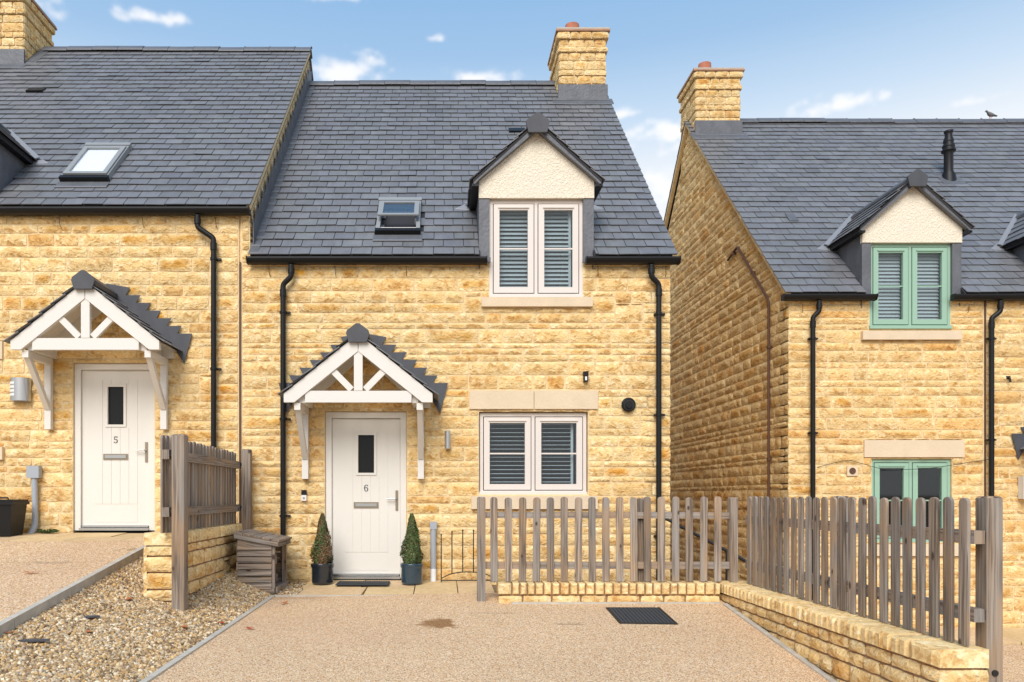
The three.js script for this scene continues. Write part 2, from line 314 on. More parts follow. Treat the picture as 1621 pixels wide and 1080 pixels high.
// pieces: the 300 that show largest become parts of their own, the rest one part
function pieces(list, name, m, owner, restName, most = 300) {
  for (const q of list) {
    const [x, y, z] = q.at, s = S(z), px = PX + x * s, py = PY - (y - EY) * s;
    q.score = px < -15 || px > 1636 || py < -15 || py > 1095 || z > 9 ? -1 : q.area * s * s * (q.face ?? 1);
  }
  list.sort((a, b) => b.score - a.score);
  const rest = [];
  list.forEach((q, i) => { if (i < most && q.score > 0) part(name, q.geo, m, q.parent ?? owner); else rest.push(q.geo); });
  if (rest.length) part(restName, join(rest), m, owner).userData.kind = 'stuff';
}
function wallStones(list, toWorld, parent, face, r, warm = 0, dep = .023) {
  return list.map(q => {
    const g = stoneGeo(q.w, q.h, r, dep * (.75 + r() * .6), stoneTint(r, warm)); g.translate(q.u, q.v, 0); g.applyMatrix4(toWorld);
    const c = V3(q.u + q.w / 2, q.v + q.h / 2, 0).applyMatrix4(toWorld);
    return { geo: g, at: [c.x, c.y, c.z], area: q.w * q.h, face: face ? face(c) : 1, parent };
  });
}
const onFront = z => new THREE.Matrix4().makeTranslation(0, 0, z);
const onLeft = x => new THREE.Matrix4().makeRotationY(-Math.PI / 2).premultiply(new THREE.Matrix4().makeTranslation(x, 0, 0));   // u = z, faces -x
const onRight = x => new THREE.Matrix4().makeRotationY(Math.PI / 2).premultiply(new THREE.Matrix4().makeTranslation(x, 0, 0));   // u = -z, faces +x
const sideFace = c => Math.abs(c.x) / (CZ - c.z);

// slates on a sloping plane: origin O, U along the eaves, W up the slope
const slateTone = r => { const b = .91 + r() * .18, k = r() < .06 ? .86 : 1; return [b * k, b * k * (1 + (r() - .5) * .03), b * k * (1 + (r() - .5) * .06)]; };
function slates({ O, U, W, lenU, lenV, gauge = .195, width = .253, keep, seed, parent, uStart = 0, min = .04, split }) {
  const r = mulberry(seed), N = U.clone().cross(W).normalize(), out = []; let row = 0;
  for (let v = 0; v < lenV - .03; v += gauge, row++) {
    const len = Math.min(gauge * 1.18, lenV - v + .02); let u = uStart + (row % 2 ? -width / 2 : 0) + (r() - .5) * .02;
    for (; u < lenU; u += width) {
      let a = Math.max(uStart, u), b = Math.min(lenU, u + width); if (b - a < min && a > uStart) continue; if (a > uStart && lenU - b < .06) b = lenU; if (b - a < .012) continue;
      const pcs = split ? split(a, b, v, v + gauge) : [[a, b]];
      for (const [a1, b1] of pcs) {
        if (b1 - a1 < .03) continue;
        const c = O.clone().addScaledVector(U, (a1 + b1) / 2).addScaledVector(W, v + gauge / 2);
        if (keep && !keep(c, a1, b1, v)) continue;
        const lift = .014 + r() * .005 + (r() < .08 ? .004 : 0), lt = (r() - .5) * .003, th = .009, dv = (r() - .5) * .012, skew = (r() - .5) * .004, cs = [];
        for (let i = 0; i < 8; i++) {
          const hi = i & 2, up = i & 4, rt = i & 1;
          cs.push(O.clone().addScaledVector(U, rt ? b1 - .004 : a1 + .004).addScaledVector(W, hi ? v + len : v + dv + (rt ? skew : -skew)).addScaledVector(N, (hi ? -.002 : lift + (rt ? lt : -lt)) + (up ? th : 0)));
        }
        out.push({ geo: hex(cs, 'v', slateTone(r), r() * 5, r() * 5), at: [c.x, c.y, c.z], area: (b1 - a1) * gauge * .45, parent });
      }
    }
  }
  return out;
}
function panel(pts, th = .05) { // a flat slab under planar points, its thickness straight down
  const p = [], uv = [], n = pts.length, lo = pts.map(q => q.clone().setY(q.y - th)), quad = (a, b, c, d) => [a, b, c, a, c, d].forEach(q => { p.push(q.x, q.y, q.z); uv.push(q.x + q.z * .3, q.y + q.z); });
  const tri = (a, b, c) => [a, b, c].forEach(q => { p.push(q.x, q.y, q.z); uv.push(q.x + q.z * .3, q.y + q.z); });
  for (let i = 1; i < n - 1; i++) { tri(pts[0], pts[i], pts[i + 1]); tri(lo[0], lo[i + 1], lo[i]); }
  for (let i = 0; i < n; i++) quad(lo[i], lo[(i + 1) % n], pts[(i + 1) % n], pts[i]);
  const g = new THREE.BufferGeometry(); g.setAttribute('position', new THREE.Float32BufferAttribute(p, 3)); g.setAttribute('uv', new THREE.Float32BufferAttribute(uv, 2)); g.computeVertexNormals(); return g;
}

// ---------------------------------------------------------------- builders of house parts
function buildWindow(house, { x0, x1, y0, y1, z, paint, blind, inside = .24 }) {
  const d = .06, fr = .042, cf = .072, mid = (x0 + x1) / 2, zb = z - d;
  const frame = part('window', [box(x0, x0 + fr, y0, y1, zb, z), box(x1 - fr, x1, y0, y1, zb, z), box(x0 + fr, x1 - fr, y1 - fr, y1, zb, z), box(x0 + fr, x1 - fr, y0, y0 + fr, zb, z), box(mid - .02, mid + .02, y0 + fr, y1 - fr, zb, z), box(x0 - .008, x1 + .008, y0 - .012, y0 + .028, z + .001, z + .032)], paint, house);
  for (const [a, b] of [[x0 + fr + .010, mid - .030], [mid + .030, x1 - fr - .010]]) {
    const c = y0 + fr + .010, e = y1 - fr - .010, zf = z + .008, zz = z - .045;
    part('casement', [box(a, a + cf, c, e, zz, zf), box(b - cf, b, c, e, zz, zf), box(a + cf, b - cf, e - cf, e, zz, zf), box(a + cf, b - cf, c, c + cf, zz, zf)], paint, frame);
    part('trickle_vent', box(a + cf * .8, b - cf * .8, e - .05, e - .034, zf, zf + .016), paint, frame);
    const ym = (c + e) / 2; part('glazing_bar', box(a + cf, b - cf, ym - .009, ym + .009, z - .03, z - .004), paint, frame);
    part('pane', box(a + cf - .004, b - cf + .004, c + cf - .004, e - cf + .004, z - .024, z - .018), M.glass, frame);
    if (blind) {
      const ia = a + cf - .02, ib = b - cf + .02 - (a > mid - .05 ? blind.short ?? 0 : 0), zc = z - d - .055, n = Math.floor((e - c - .06) / blind.pitch);
      for (let i = 0; i < n; i++) {
        const y = c + .05 + i * blind.pitch, t = blind.tilt, hw = blind.w / 2, cs = [];
        for (let k = 0; k < 8; k++) { const q = (k & 4 ? 1 : -1) * hw, o = (k & 2 ? 1 : -1) * .0028; cs.push(V3(k & 1 ? ib : ia, y - q * Math.sin(t) + o * Math.cos(t), zc + q * Math.cos(t) + o * Math.sin(t))); }
        part('blind_slat', hex(cs, 'u'), M.slat, frame);
      }
      if (blind.short && a > mid - .05) part('shutter_stile', box(ib, ib + .03, c, e, zc - .03, zc + .02), M.slat, frame);
    }
  }
  return frame;
}
function buildDoor(house, xc, y0, z, font, number) {
  const w = .504, h = 2.085, f = .075;
  const fr = part('door_frame', [box(xc - w, xc - w + f, y0, y0 + h, z - .09, z), box(xc + w - f, xc + w, y0, y0 + h, z - .09, z), box(xc - w + f, xc + w - f, y0 + h - f, y0 + h, z - .09, z)], M.door, house);
  part('threshold', [box(xc - w + f, xc + w - f, y0, y0 + .03, z - .08, z + .05)], M.steel, fr);
  const zl = z - .035, a = xc - w + f + .004, b = xc + w - f - .004, t = y0 + h - f - .004, lo = y0 + .05;
  const gx0 = xc - .10, gx1 = xc + .10, gy0 = y0 + 1.325, gy1 = y0 + 1.80;
  const leaf = part('door', (() => { const g = poly(rect(a, b, lo, t), .05, [rect(gx0, gx1, gy0, gy1)]); g.translate(0, 0, zl - .05); return g; })(), M.door, house);
  // boarded panel: real planks with grooves between, inside a raised border
  const pa = xc - .275, pb = xc + .275, p0 = y0 + .33, p1 = y0 + h - .2, n = 5, pw = (pb - pa) / n;
  for (let i = 0; i < n; i++) {
    const s = pa + i * pw + .003, e = pa + (i + 1) * pw - .003, free = e < gx0 - .03 || s > gx1 + .03;
    if (free) part('plank', box(s, e, p0, p1, zl, zl + .005), M.door, leaf);
    else { part('plank', box(s, e, p0, gy0 - .035, zl, zl + .005), M.door, leaf); part('plank', box(s, e, gy1 + .035, p1, zl, zl + .005), M.door, leaf); }
  }
  part('lower_panel', box(pa + .003, pb - .003, y0 + .1, p0 - .012, zl, zl + .003), M.door, leaf);
  part('glazing_bead', [box(gx0 - .03, gx0, gy0 - .03, gy1 + .03, zl, zl + .016), box(gx1, gx1 + .03, gy0 - .03, gy1 + .03, zl, zl + .016), box(gx0, gx1, gy1, gy1 + .03, zl, zl + .016), box(gx0, gx1, gy0 - .03, gy0, zl, zl + .016)], M.door, leaf);
  part('pane', box(gx0 - .003, gx1 + .003, gy0 - .003, gy1 + .003, zl - .03, zl - .022), M.dark, leaf);
  const ly = y0 + .92;
  part('letter_plate', [box(xc - .155, xc + .155, ly - .038, ly + .038, zl + .005, zl + .013)], M.brass, leaf);
  part('letter_flap', [box(xc - .132, xc + .132, ly - .016, ly + .022, zl + .013, zl + .021)], M.steel, leaf);
  const hx = xc + w - f - .045, hy = y0 + .98;
  part('handle_plate', [box(hx - .016, hx + .016, hy - .125, hy + .125, zl, zl + .012)], M.brass, leaf);
  { const g = tube([[hx, hy + .02, zl + .01], [hx, hy + .02, zl + .05], [hx - .125, hy + .02, zl + .05]], .009, 8, .015); part('handle_lever', g, M.steel, leaf); }
  part('weather_bar', box(a + .01, b - .01, lo - .012, lo + .012, zl + .001, zl + .03), M.steel, leaf);
  if (number) { const g = new TextGeometry(number, { font, size: .082, depth: .006, curveSegments: 6 }); g.computeBoundingBox(); const bb = g.boundingBox; g.translate(xc - (bb.min.x + bb.max.x) / 2, y0 + 1.135 - (bb.min.y + bb.max.y) / 2, zl + .005); part('house_number', fin(g), M.leaddark, leaf); }
}
function buildCanopy(house, xc, yt, zw, seed) {   // yt: underside of the tie beam at the front, zw: wall plane
  const zf = zw + .66, hw = .865, pitch = .80, rise = hw * pitch, dT = .055;
  const topAt = x => yt + .10 + rise - Math.abs(x) * pitch;       // upper edge line of the front rafters
  const c = part('porch_canopy', [box(xc - .62, xc + .62, yt, yt + .135, zf - dT, zf - .004)], M.white, house);
  for (const s of [-1, 1]) {
    // front rafter: plumb-cut foot
    const th = .155;
    part('rafter', profileZ([[xc + s * .004, topAt(0)], [xc + s * hw, topAt(hw)], [xc + s * hw, topAt(hw) - .10], [xc + s * (hw - .12), topAt(hw) - .10], [xc + s * .004, topAt(0) - th * 1.28]], zf - dT + .005, zf + .012), M.white, c);
    part('wall_rafter', profileZ([[xc + s * .01, topAt(0) - .004], [xc + s * (hw - .03), topAt(hw - .03) - .004], [xc + s * (hw - .03), topAt(hw) - .10], [xc + s * (hw - .15), topAt(hw) - .10], [xc + s * .01, topAt(0) - .16]], zw + .03, zw + .075), M.white, c);
    const foot = V3(xc + s * .08, yt + .15, zf - .03), head = V3(xc + s * .335, yt + .41, zf - .03);
    part('strut', beam(foot, head, .075, dT * .8), M.white, c);
    // soffit boards and side plate
    part('soffit', panel([V3(xc, topAt(0) - .006, zf - dT), V3(xc + s * hw, topAt(hw) - .006, zf - dT), V3(xc + s * hw, topAt(hw) - .006, zw + .03), V3(xc, topAt(0) - .006, zw + .03)].map(p => p.setY(p.y + .002)), .02), M.white, c);
    part('wall_plate', box(xc + s * .66 - .035, xc + s * .66 + .035, yt + .0, yt + .09, zw + .03, zf - dT), M.white, c);
    // bracket: wall post, arm, brace
    const bx = xc + s * .715;
    part('bracket_post', box(bx - .038, bx + .038, yt - .88, yt - .005, zw + .028, zw + .10), M.white, c);
    part('bracket_arm', box(bx - .036, bx + .036, yt - .085, yt - .004, zw + .10, zf - .03), M.white, c);
    part('bracket_brace', beam(V3(bx, yt - .62, zw + .09), V3(bx, yt - .06, zf - .08), .062, .062, V3(1, 0, 0)), M.white, c);
    // roof slates on each slope
    const U = V3(0, 0, s > 0 ? -1 : 1), W = V3(-s, pitch, 0).normalize(), L = Math.hypot(hw + .06, (hw + .06) * pitch);
    const O = V3(xc + s * (hw + .055), topAt(hw + .055) + .016, s > 0 ? zf + .05 : zw + .03), lu = zf + .05 - zw - .03;
    for (const q of slates({ O, U, W, lenU: lu, lenV: L, gauge: .175, width: .25, seed: seed + s, min: .03 })) part('slate', q.geo, M.slate, c);
    // stepped lead flashing against the wall
    const pts = [], n = 7, run = hw + .13; pts.push([xc, topAt(0) + .03]);
    const up = []; for (let i = 0; i < n; i++) { const xa = .10 + (run - .10) * (i) / n, xb = .10 + (run - .10) * (i + 1) / n; const yy = topAt(xa * .93) + .165; up.push([xc + s * (xb + .055), yy], [xc + s * (xb + .0), topAt(xb * .93) + .165]); }
    const last = up[up.length - 1]; last[1] = topAt(run) - .06; last[0] = xc + s * (run - .04);
    part('flashing', profileZ([[xc, topAt(0) + .14], ...up, [xc + s * hw, topAt(hw) - .02], [xc, topAt(0) - .05]], zw + .034 + (s > 0 ? .003 : 0), zw + .042 + (s > 0 ? .003 : 0)), M.leaddark, c);
  }
  part('king_post', box(xc - .05, xc + .05, yt + .137, topAt(0) - .17, zf - dT, zf), M.white, c);
  const ry = topAt(0);
  part('ridge_tile', profileZ([[xc - .13, ry - .05], [xc - .13, ry + .005], [xc, ry + .115], [xc + .13, ry + .005], [xc + .13, ry - .05], [xc, ry + .06]], zw + .035, zf + .03), M.leaddark, c);
  part('ridge_end_cap', profileZ([[xc - .105, ry - .10], [xc - .135, ry + .0], [xc - .125, ry + .035], [xc - .02, ry + .115], [xc + .02, ry + .115], [xc + .125, ry + .035], [xc + .135, ry], [xc + .105, ry - .10]], zf + .031, zf + .068), M.leaddark, c);
  return c;
}
function buildDormer(house, xc, zw, yw, roofAt, seed, paint) {   // yw: window bottom height on this house
  const yh = yw + 1.215, yr = yw + 2.14, k = .9125, zf = zw + .06;
  const under = x => yr - .055 - Math.abs(x) * k;
  const zAt = y => { let z = zw; while (roofAt(z) < y && z > zw - 6) z -= .01; return z; };
  const d = part('dormer', profileZ([[xc - .715, yh + .004], [xc + .715, yh + .004], [xc + .715, under(.715)], [xc, under(0)], [xc - .715, under(.715)]], zf - .06, zf), M.render, house);
  const parts = [];
  for (const s of [-1, 1]) {
    const ye = under(.70), ze = zAt(ye), y0 = roofAt(zw + .03);
    part('lead_facing', box(xc + s * .582, xc + s * .713, yh - .74, yh, zw - .02, zw + .045), M.lead, d);
    { const a = V3(xc + s * .70, y0 - .3, zw + .02), b = V3(xc + s * .70, ye, zw + .02), c = V3(xc + s * .70, ye, ze - .05), e = V3(xc + s * .70, y0 - .3, zw - .2);
      const g = poly([[-a.z, a.y], [-b.z, b.y], [-c.z, c.y], [-e.z, e.y]].map(q => [q[0], q[1]]), .012); g.rotateY(Math.PI / 2); g.translate(xc + s * .70 + (s < 0 ? -.012 : 0), 0, 0); part('cheek', g, M.lead, d); }
    const yE = yr - .80 * k, zE = zAt(yE), zR = zAt(yr);
    part('roof_deck', panel([V3(xc, yr - .004, zf + .09), V3(xc + s * .79, yr - .79 * k - .004, zf + .09), V3(xc + s * .79, yr - .79 * k - .004, zE - .05), V3(xc, yr - .004, zR - .1)], .035), M.deck, d);
    part('verge_board', profileZ([[xc + s * .004, under(0) + .03], [xc + s * .785, under(.785) + .03], [xc + s * .785, under(.785) - .035], [xc + s * .72, under(.72) - .012], [xc + s * .004, under(0) - .06]], zf + .001, zf + .085), M.lead, d);
    const L = Math.hypot(.82, .82 * k), lu = zf + .11 - zR + .1, U = V3(0, 0, s > 0 ? -1 : 1), W = V3(-s, k, 0).normalize();
    const O = V3(xc + s * .82, yr - .82 * k + .004, s > 0 ? zf + .11 : zf + .11 - lu);
    for (const q of slates({ O, U, W, lenU: lu, lenV: L, gauge: .19, seed: seed + s, keep: c => c.y > roofAt(c.z) - .03 })) part('slate', q.geo, M.slate, d);
    // lead valley, and the tray at its foot
    const a = V3(xc + s * .84, roofAt(zE) + .03, zE + .05), b = V3(xc + s * .03, yr + .03, zR + .03);
    part('valley_lead', beam(a, b, .07, .012, V3(0, 1, .9).normalize()), M.leadpale, d);
    part('lead_tray', panel([V3(xc + s * .68, roofAt(zE + .12) + .035, zE + .12), V3(xc + s * .99, roofAt(zE + .07) + .032, zE + .07), V3(xc + s * .80, roofAt(zE - .06) + .04, zE - .06), V3(xc + s * .68, roofAt(zE - .02) + .05, zE - .02)], .008), M.leadpale, d);
    part('eaves_board', box(xc + s * .715 - (s < 0 ? .09 : 0), xc + s * .715 + (s > 0 ? .09 : 0), yr - .80 * k - .075, yr - .80 * k - .045, zE, zf + .085), M.black, d);
    part('lead_apron', box(xc + s * .57, xc + s * .72, yh - .80, yh - .735, zw + .046, zw + .075), M.lead, d);
  }
  const zR = zAt(yr); let z = zf + .1, i = 0;
  while (z > zR) { const z1 = Math.max(zR - .05, z - .44); part('ridge_tile', profileZ([[xc - .125, yr - .075], [xc - .125, yr - .045], [xc, yr + .065], [xc + .125, yr - .045], [xc + .125, yr - .075], [xc, yr + .03]], z1 + .004, z), M.lead, d); z = z1; if (++i > 9) break; }
  part('ridge_end_cap', profileZ([[xc - .115, yr - .165], [xc - .145, yr - .03], [xc - .13, yr - .01], [xc - .02, yr + .072], [xc + .02, yr + .072], [xc + .13, yr - .01], [xc + .145, yr - .03], [xc + .115, yr - .165]], zf + .101, zf + .14), M.leaddark, d);
  return d;
}
function dormerSkip(xc, zw, yw, roofAt) { const yr = yw + 2.14, k = .9125; return c => { const dx = Math.abs(c.x - xc); return dx < .71 && c.y < yr - dx * k - .02; }; }
function dormerSplit(list, O, W) { // cut slates along the dormer cheeks
  return (a, b, v0) => {
    const y = O.y + W.y * v0; let runs = [[a, b]];
    for (const [xc, yw] of list) {
      if (y > yw + 2.14 - .02) continue;
      const half = Math.min(.712, Math.max(0, (yw + 2.14 - y - .10) / .9125)), L = xc - half - O.x, R = xc + half - O.x, n = [];
      for (const [p, q] of runs) { if (q <= L || p >= R) n.push([p, q]); else { if (p < L) n.push([p, L]); if (q > R) n.push([R, q]); } }
      runs = n;
    }
    return runs;
  };
}
function buildSkylight(house, x0, x1, t0, t1, roof, open, pale) {   // t: horizontal run up the slope from the eaves
  const U = V3(1, 0, 0), W = roof.W, N = roof.N, at = (x, t, n) => V3(x, roof.O.y, roof.O.z).addScaledVector(W, t * roof.k).addScaledVector(N, n);
  const bar = (xa, xb, ta, tb, n0, n1) => { const c = []; for (let i = 0; i < 8; i++) c.push(at(i & 1 ? xb : xa, i & 2 ? tb : ta, i & 4 ? n1 : n0)); return hex(c); };
  const f = .05, tf = f / roof.k;
  const sk = part('skylight', [bar(x0, x0 + f, t0, t1, 0, .085), bar(x1 - f, x1, t0, t1, 0, .085), bar(x0 + f, x1 - f, t1 - tf, t1, 0, .085)], M.cover, house);
  part('bottom_cover', [bar(x0 - .01, x1 + .01, t0 - .02, t0 + .03, 0, .09)], M.black, sk);
  part('lead_apron', [bar(x0 - .03, x1 + .03, t0 - .12, t0 - .02, .022, .03)], M.lead, sk);
  part('apron_edge', [bar(x0 - .03, x1 + .03, t0 - .135, t0 - .121, .022, .034)], M.leadpale, sk);
  // sash, tilted out at the foot when open
  const o = open ? .10 : 0, sbar = (xa, xb, ta, tb, n0, n1) => { const c = []; const sw = t => o * (1 - (t - t0) / (t1 - t0)); for (let i = 0; i < 8; i++) { const t = i & 2 ? tb : ta; c.push(at(i & 1 ? xb : xa, t, (i & 4 ? n1 : n0) + sw(t))); } return hex(c); };
  const a = x0 + .018, b = x1 - .018, c = t0 + .04 + (open ? .12 : 0), e = t1 - .04;
  part('sash', [sbar(a, a + .06, c, e, .088, .108), sbar(b - .06, b, c, e, .088, .108), sbar(a + .06, b - .06, e - .05, e, .088, .108), sbar(a + .06, b - .06, c, c + .045, .088, .108)], M.cover, sk);
  part('pane', sbar(a + .058, b - .058, c + .044, e - .049, .092, .098), M.clear, sk);
  part(pale ? 'roller_blind' : 'dark_interior', [bar(x0 + f, x1 - f, t0 + .03, t1 - tf, pale ? .07 : -.005, pale ? .078 : .0)], pale ? M.blindwhite : M.deck, sk);  // without a blind: near-black panel standing in for the unlit room below
  if (open) part('opening_rail', [bar(x0 + f, x1 - f, t0 + .06, t0 + .085, .03, .06)], M.frame, sk);
  part('top_cover', [bar(x0 - .01, x1 + .01, t1, t1 + .06, 0, .10)], M.cover, sk);
}
function buildGutter(house, x0, x1, y, z) {
  const pts = [[z - .10, y], [z + .005, y], [z + .005, y - .02], [z - .004, y - .04], [z - .03, y - .068], [z - .055, y - .076], [z - .10, y - .076]];
  const g = part('gutter', profileX(pts, x0, x1), M.black, house);
  for (const e of [x0 - .012, x1]) part('gutter_end', profileX([[z - .105, y + .006], [z + .012, y + .006], [z + .008, y - .03], [z - .02, y - .08], [z - .105, y - .08]], e, e + .012), M.black, g);
}
function buildDownpipe(house, xo, xp, yTop, yBot, zo, zw, clips) {
  const r = .034, zp = zw + .085, y1 = yTop - .15, y2 = y1 - Math.abs(xo - xp) * .45 - .04;
  const p = part('downpipe', tube([[xo, yTop, zo], [xo, y1, zo], [xp, y2, zp], [xp, yBot, zp]], r, 12, .035), M.black, house);
  part('collar', cyl(xo, yTop - .11, yTop - .04, zo, .041), M.black, p); part('collar', cyl(xp, y2 - .15, y2 - .06, zp, .041), M.black, p);
  for (const y of clips) part('pipe_clip', [cyl(xp, y - .014, y + .014, zp, .042), box(xp - .05, xp + .085, y - .012, y + .012, zw + .025, zp - .02)], M.black, p);
}
function buildChimney(house, x0, x1, z0, z1, yb, yt, seed, potX, apron = true) {   // z0 back, z1 front
  const ch = part('chimney', box(x0 + .03, x1 - .03, yb, yt - .04, z0 + .03, z1 - .03), M.mortar, house), r = mulberry(seed), list = [];
  const rows = [[.12, .045], [.135, .005], [.09, .03], [.14, .0], [.16, .004], [.10, .012], [.14, 0], [.15, 0], [.12, 0], [.15, 0], [.13, 0], [.15, 0], [.14, 0], [.14, 0]];
  let y = yt - .05;
  for (const [h, out] of rows) {
    const lo = y - h; if (lo < yb - .05) break;
    const front = courses({ u0: x0 - out, u1: x1 + out, v0: lo, v1: y, seed: seed + y * 100 | 0, hmin: h, hmax: h, lmin: .14, lmax: .34, jumpers: 0 });
    const side = courses({ u0: z0 - out, u1: z1 + out, v0: lo, v1: y, seed: seed + 7 + y * 100 | 0, hmin: h, hmax: h, lmin: .14, lmax: .34, jumpers: 0 });
    const back = h > .01 ? .05 + out : .02;
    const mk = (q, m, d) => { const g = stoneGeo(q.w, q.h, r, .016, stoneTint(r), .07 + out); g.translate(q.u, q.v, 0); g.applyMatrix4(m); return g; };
    for (const q of front) part('stone', mk(q, onFront(z1 + out)), M.stone, ch);
    for (const q of side) { part('stone', mk(q, onLeft(x0 - out)), M.stone, ch); const q2 = { ...q, u: -q.u - q.w }; part('stone', mk(q2, onRight(x1 + out)), M.stone, ch); }
    part('backing', box(x0 - out + .015, x1 + out - .015, lo + .004, y - .004, z0 - out + .02, z1 + out - .015), M.mortar, ch);
    y = lo;
  }
  part('capping', box(x0 - .07, x1 + .07, yt - .05, yt - .018, z0 - .07, z1 + .07), M.capstone, ch);
  part('flaunching', box(x0 - .06, x1 + .06, yt - .017, yt + .012, z0 - .06, z1 + .06), M.conc, ch);
  part('chimney_pot', cyl(potX, yt + .012, yt + .365, (z0 + z1) / 2, .14, .125, 24), M.terra, ch);
  return ch;
}
const ridge = (house, parent, x0, x1, y, z) => { let x = x0, i = 0; while (x < x1 - .02) { const e = Math.min(x1, x + .45), q = y + .010 * Math.sin(x * 1.1 + z) + (hash(i++, 3, 9) - .5) * .012; part('ridge_tile', profileX([[z - .13, q - .085], [z - .13, q - .055], [z - .02, q + .045], [z + .02, q + .045], [z + .13, q - .055], [z + .13, q - .085], [z, q + .01]], x, e - .006), M.lead, parent); part('ridge_clip', box(e - .014, e + .008, y + .03, y + .0475, z - .03, z + .03), M.lead, parent); x = e; } };
function stoneWallPart(house, name, pts, holes, z, thick, m = M.mortar) { const g = poly(pts, thick, holes); g.translate(0, 0, z - thick); return part(name, g, m, house); }

const font = await new FontLoader().loadAsync('fonts/droid/droid_serif_regular.typeface.json');
// ---------------------------------------------------------------- ground levels
const lerp = mix;
const G6 = (x, z) => lerp(-.07 - .02 * (z - 1), -.07 - .12 * (z - 1.65), (x + 1.95) / 4.9);
const G5 = z => z < 1 ? .585 - .045 * z : .54 - .135 * (z - 1);
const G7 = (x, z) => -.87 - .055 * (z + 1.55);
const kerb6x = z => -1.86 - .011 * (z - 1.1), kerb5x = z => -3.19;
const Gbed = (x, z) => { const a = kerb5x(z), b = kerb6x(Math.max(1.1, z)); return lerp(G5(z) - .06, G6(b, z) - .005, Math.min(1.1, Math.max(0, (x - a) / (b - a)))); };
function sheet(x0, x1, z0, z1, nx, nz, fy, uo = 0, vo = 0) {   // x0, x1 numbers or functions of z
  const g = new THREE.BufferGeometry(), p = [], uv = [], ix = [];
  for (let j = 0; j <= nz; j++) for (let i = 0; i <= nx; i++) { const z = lerp(z0, z1, j / nz), a = typeof x0 === 'function' ? x0(z) : x0, b = typeof x1 === 'function' ? x1(z) : x1, x = lerp(a, b, i / nx); p.push(x, fy(x, z), z); uv.push(x + uo, z + vo); }
  for (let j = 0; j < nz; j++) for (let i = 0; i < nx; i++) { const a = j * (nx + 1) + i, c = a + nx + 1; ix.push(a, c, a + 1, a + 1, c, c + 1); }
  g.setAttribute('position', new THREE.Float32BufferAttribute(p, 3)); g.setAttribute('uv', new THREE.Float32BufferAttribute(uv, 2)); g.setIndex(ix); g.computeVertexNormals(); return fin(g);
}
setting('ground', sheet(-300, 300, -300, 300, 2, 2, () => -1.9), M.soil);
setting('road', sheet(-40, 40, 9.4, 16, 20, 4, (x, z) => -.42 - .045 * x), M.asphalt);
setting('driveway', sheet(z => kerb6x(z) + .02, 2.97, 1.05, 9.45, 24, 40, (x, z) => G6(x, z), 2.1, -.9), M.drive6);
setting('driveway', sheet(-12, kerb5x, 1.0, 9.45, 10, 40, (x, z) => G5(z), 4.9, -.9), M.drive5);
setting('driveway', sheet(3.0, 16, -.6, 9.45, 10, 20, (x, z) => G7(x, z), 0, 0), M.drive5);
setting('gravel_bed', sheet(z => kerb5x(z), z => kerb6x(Math.max(1.1, z)) + .03, 0, 9.45, 12, 60, (x, z) => Gbed(x, z) - .012), M.soil);
setting('gravel_bed', sheet(-2.0, -1.5, -.02, 1.07, 2, 4, (x, z) => -.045 - .035 * z), M.soil);
setting('planting_bed', sheet(-.0, 3.0, 0, 1.5, 6, 4, (x, z) => -.06 - .02 * z), M.soil);
setting('side_passage', sheet(2.7, 5.1, -11, .4, 4, 10, (x, z) => -.5 - (x - 2.7) * .12), M.soil);

// ---------------------------------------------------------------- the three houses
const roofOf = (O, ridgeY, ridgeZ) => { const W = V3(0, ridgeY - O.y, ridgeZ - O.z), run = O.z - ridgeZ, len = W.length(); W.normalize(); return { O, W, N: V3(1, 0, 0).cross(W).normalize(), k: len / run, len, at: z => O.y + (O.z - z) * (ridgeY - O.y) / run }; };
function buildRoof(house, roof, x0, x1, ridgeY, ridgeZ, backZ, dormers, seed, skip) {
  const z0 = roof.O.z - .02, y = z => roof.at(z) - .004, q = (x, z) => V3(x, y(z), z), list = [];
  const backY = ridgeY - (ridgeZ - backZ) * .975;
  let cuts = [[x0 + .06, x1 - .06]]; const slabs = [];
  for (const [xc] of dormers) { const n = []; for (const [a, b] of cuts) if (xc > a && xc < b) n.push([a, xc - .7], [xc + .7, b]); else n.push([a, b]); cuts = n; }
  for (const [a, b] of cuts) slabs.push(panel([q(a, z0), q(b, z0), q(b, ridgeZ), q(a, ridgeZ)]));
  for (const [xc, yw] of dormers) {
    const zr = roof.O.z - (yw + 2.14 - roof.O.y) / (roof.W.y / -roof.W.z), ze = zr + .68;
    slabs.push(panel([q(xc - .7, zr), q(xc + .7, zr), q(xc + .7, ridgeZ), q(xc - .7, ridgeZ)]), panel([q(xc - .7, ze), q(xc, zr), q(xc - .7, zr)]), panel([q(xc + .7, ze), q(xc + .7, zr), q(xc, zr)]));
  }
  slabs.push(panel([V3(x0 + .06, ridgeY - .004, ridgeZ), V3(x1 - .06, ridgeY - .004, ridgeZ), V3(x1 - .06, backY, backZ), V3(x0 + .06, backY, backZ)]));
  const deck = part('roof', slabs, M.deck, house);
  const O = roof.O.clone().setX(x0);
  list.push(...slates({ O, U: V3(1, 0, 0), W: roof.W, lenU: x1 - x0, lenV: roof.len, seed, parent: deck, keep: (c, a, b, v) => !skip || !skip(c, a + x0, b + x0, v / roof.k), split: dormerSplit(dormers, O, roof.W) }));
  const Wb = V3(0, backY - ridgeY, backZ - ridgeZ).normalize().negate(), Ob = V3(x1, backY, backZ);
  for (const s of slates({ O: Ob, U: V3(-1, 0, 0), W: Wb, lenU: x1 - x0, lenV: Math.hypot(ridgeY - backY, ridgeZ - backZ), gauge: .39, width: .506, seed: seed + 3, parent: deck })) { s.face = .0001; list.push(s); }
  pieces(list, 'slate', M.slate, house, 'upper_slates');
  return deck;
}
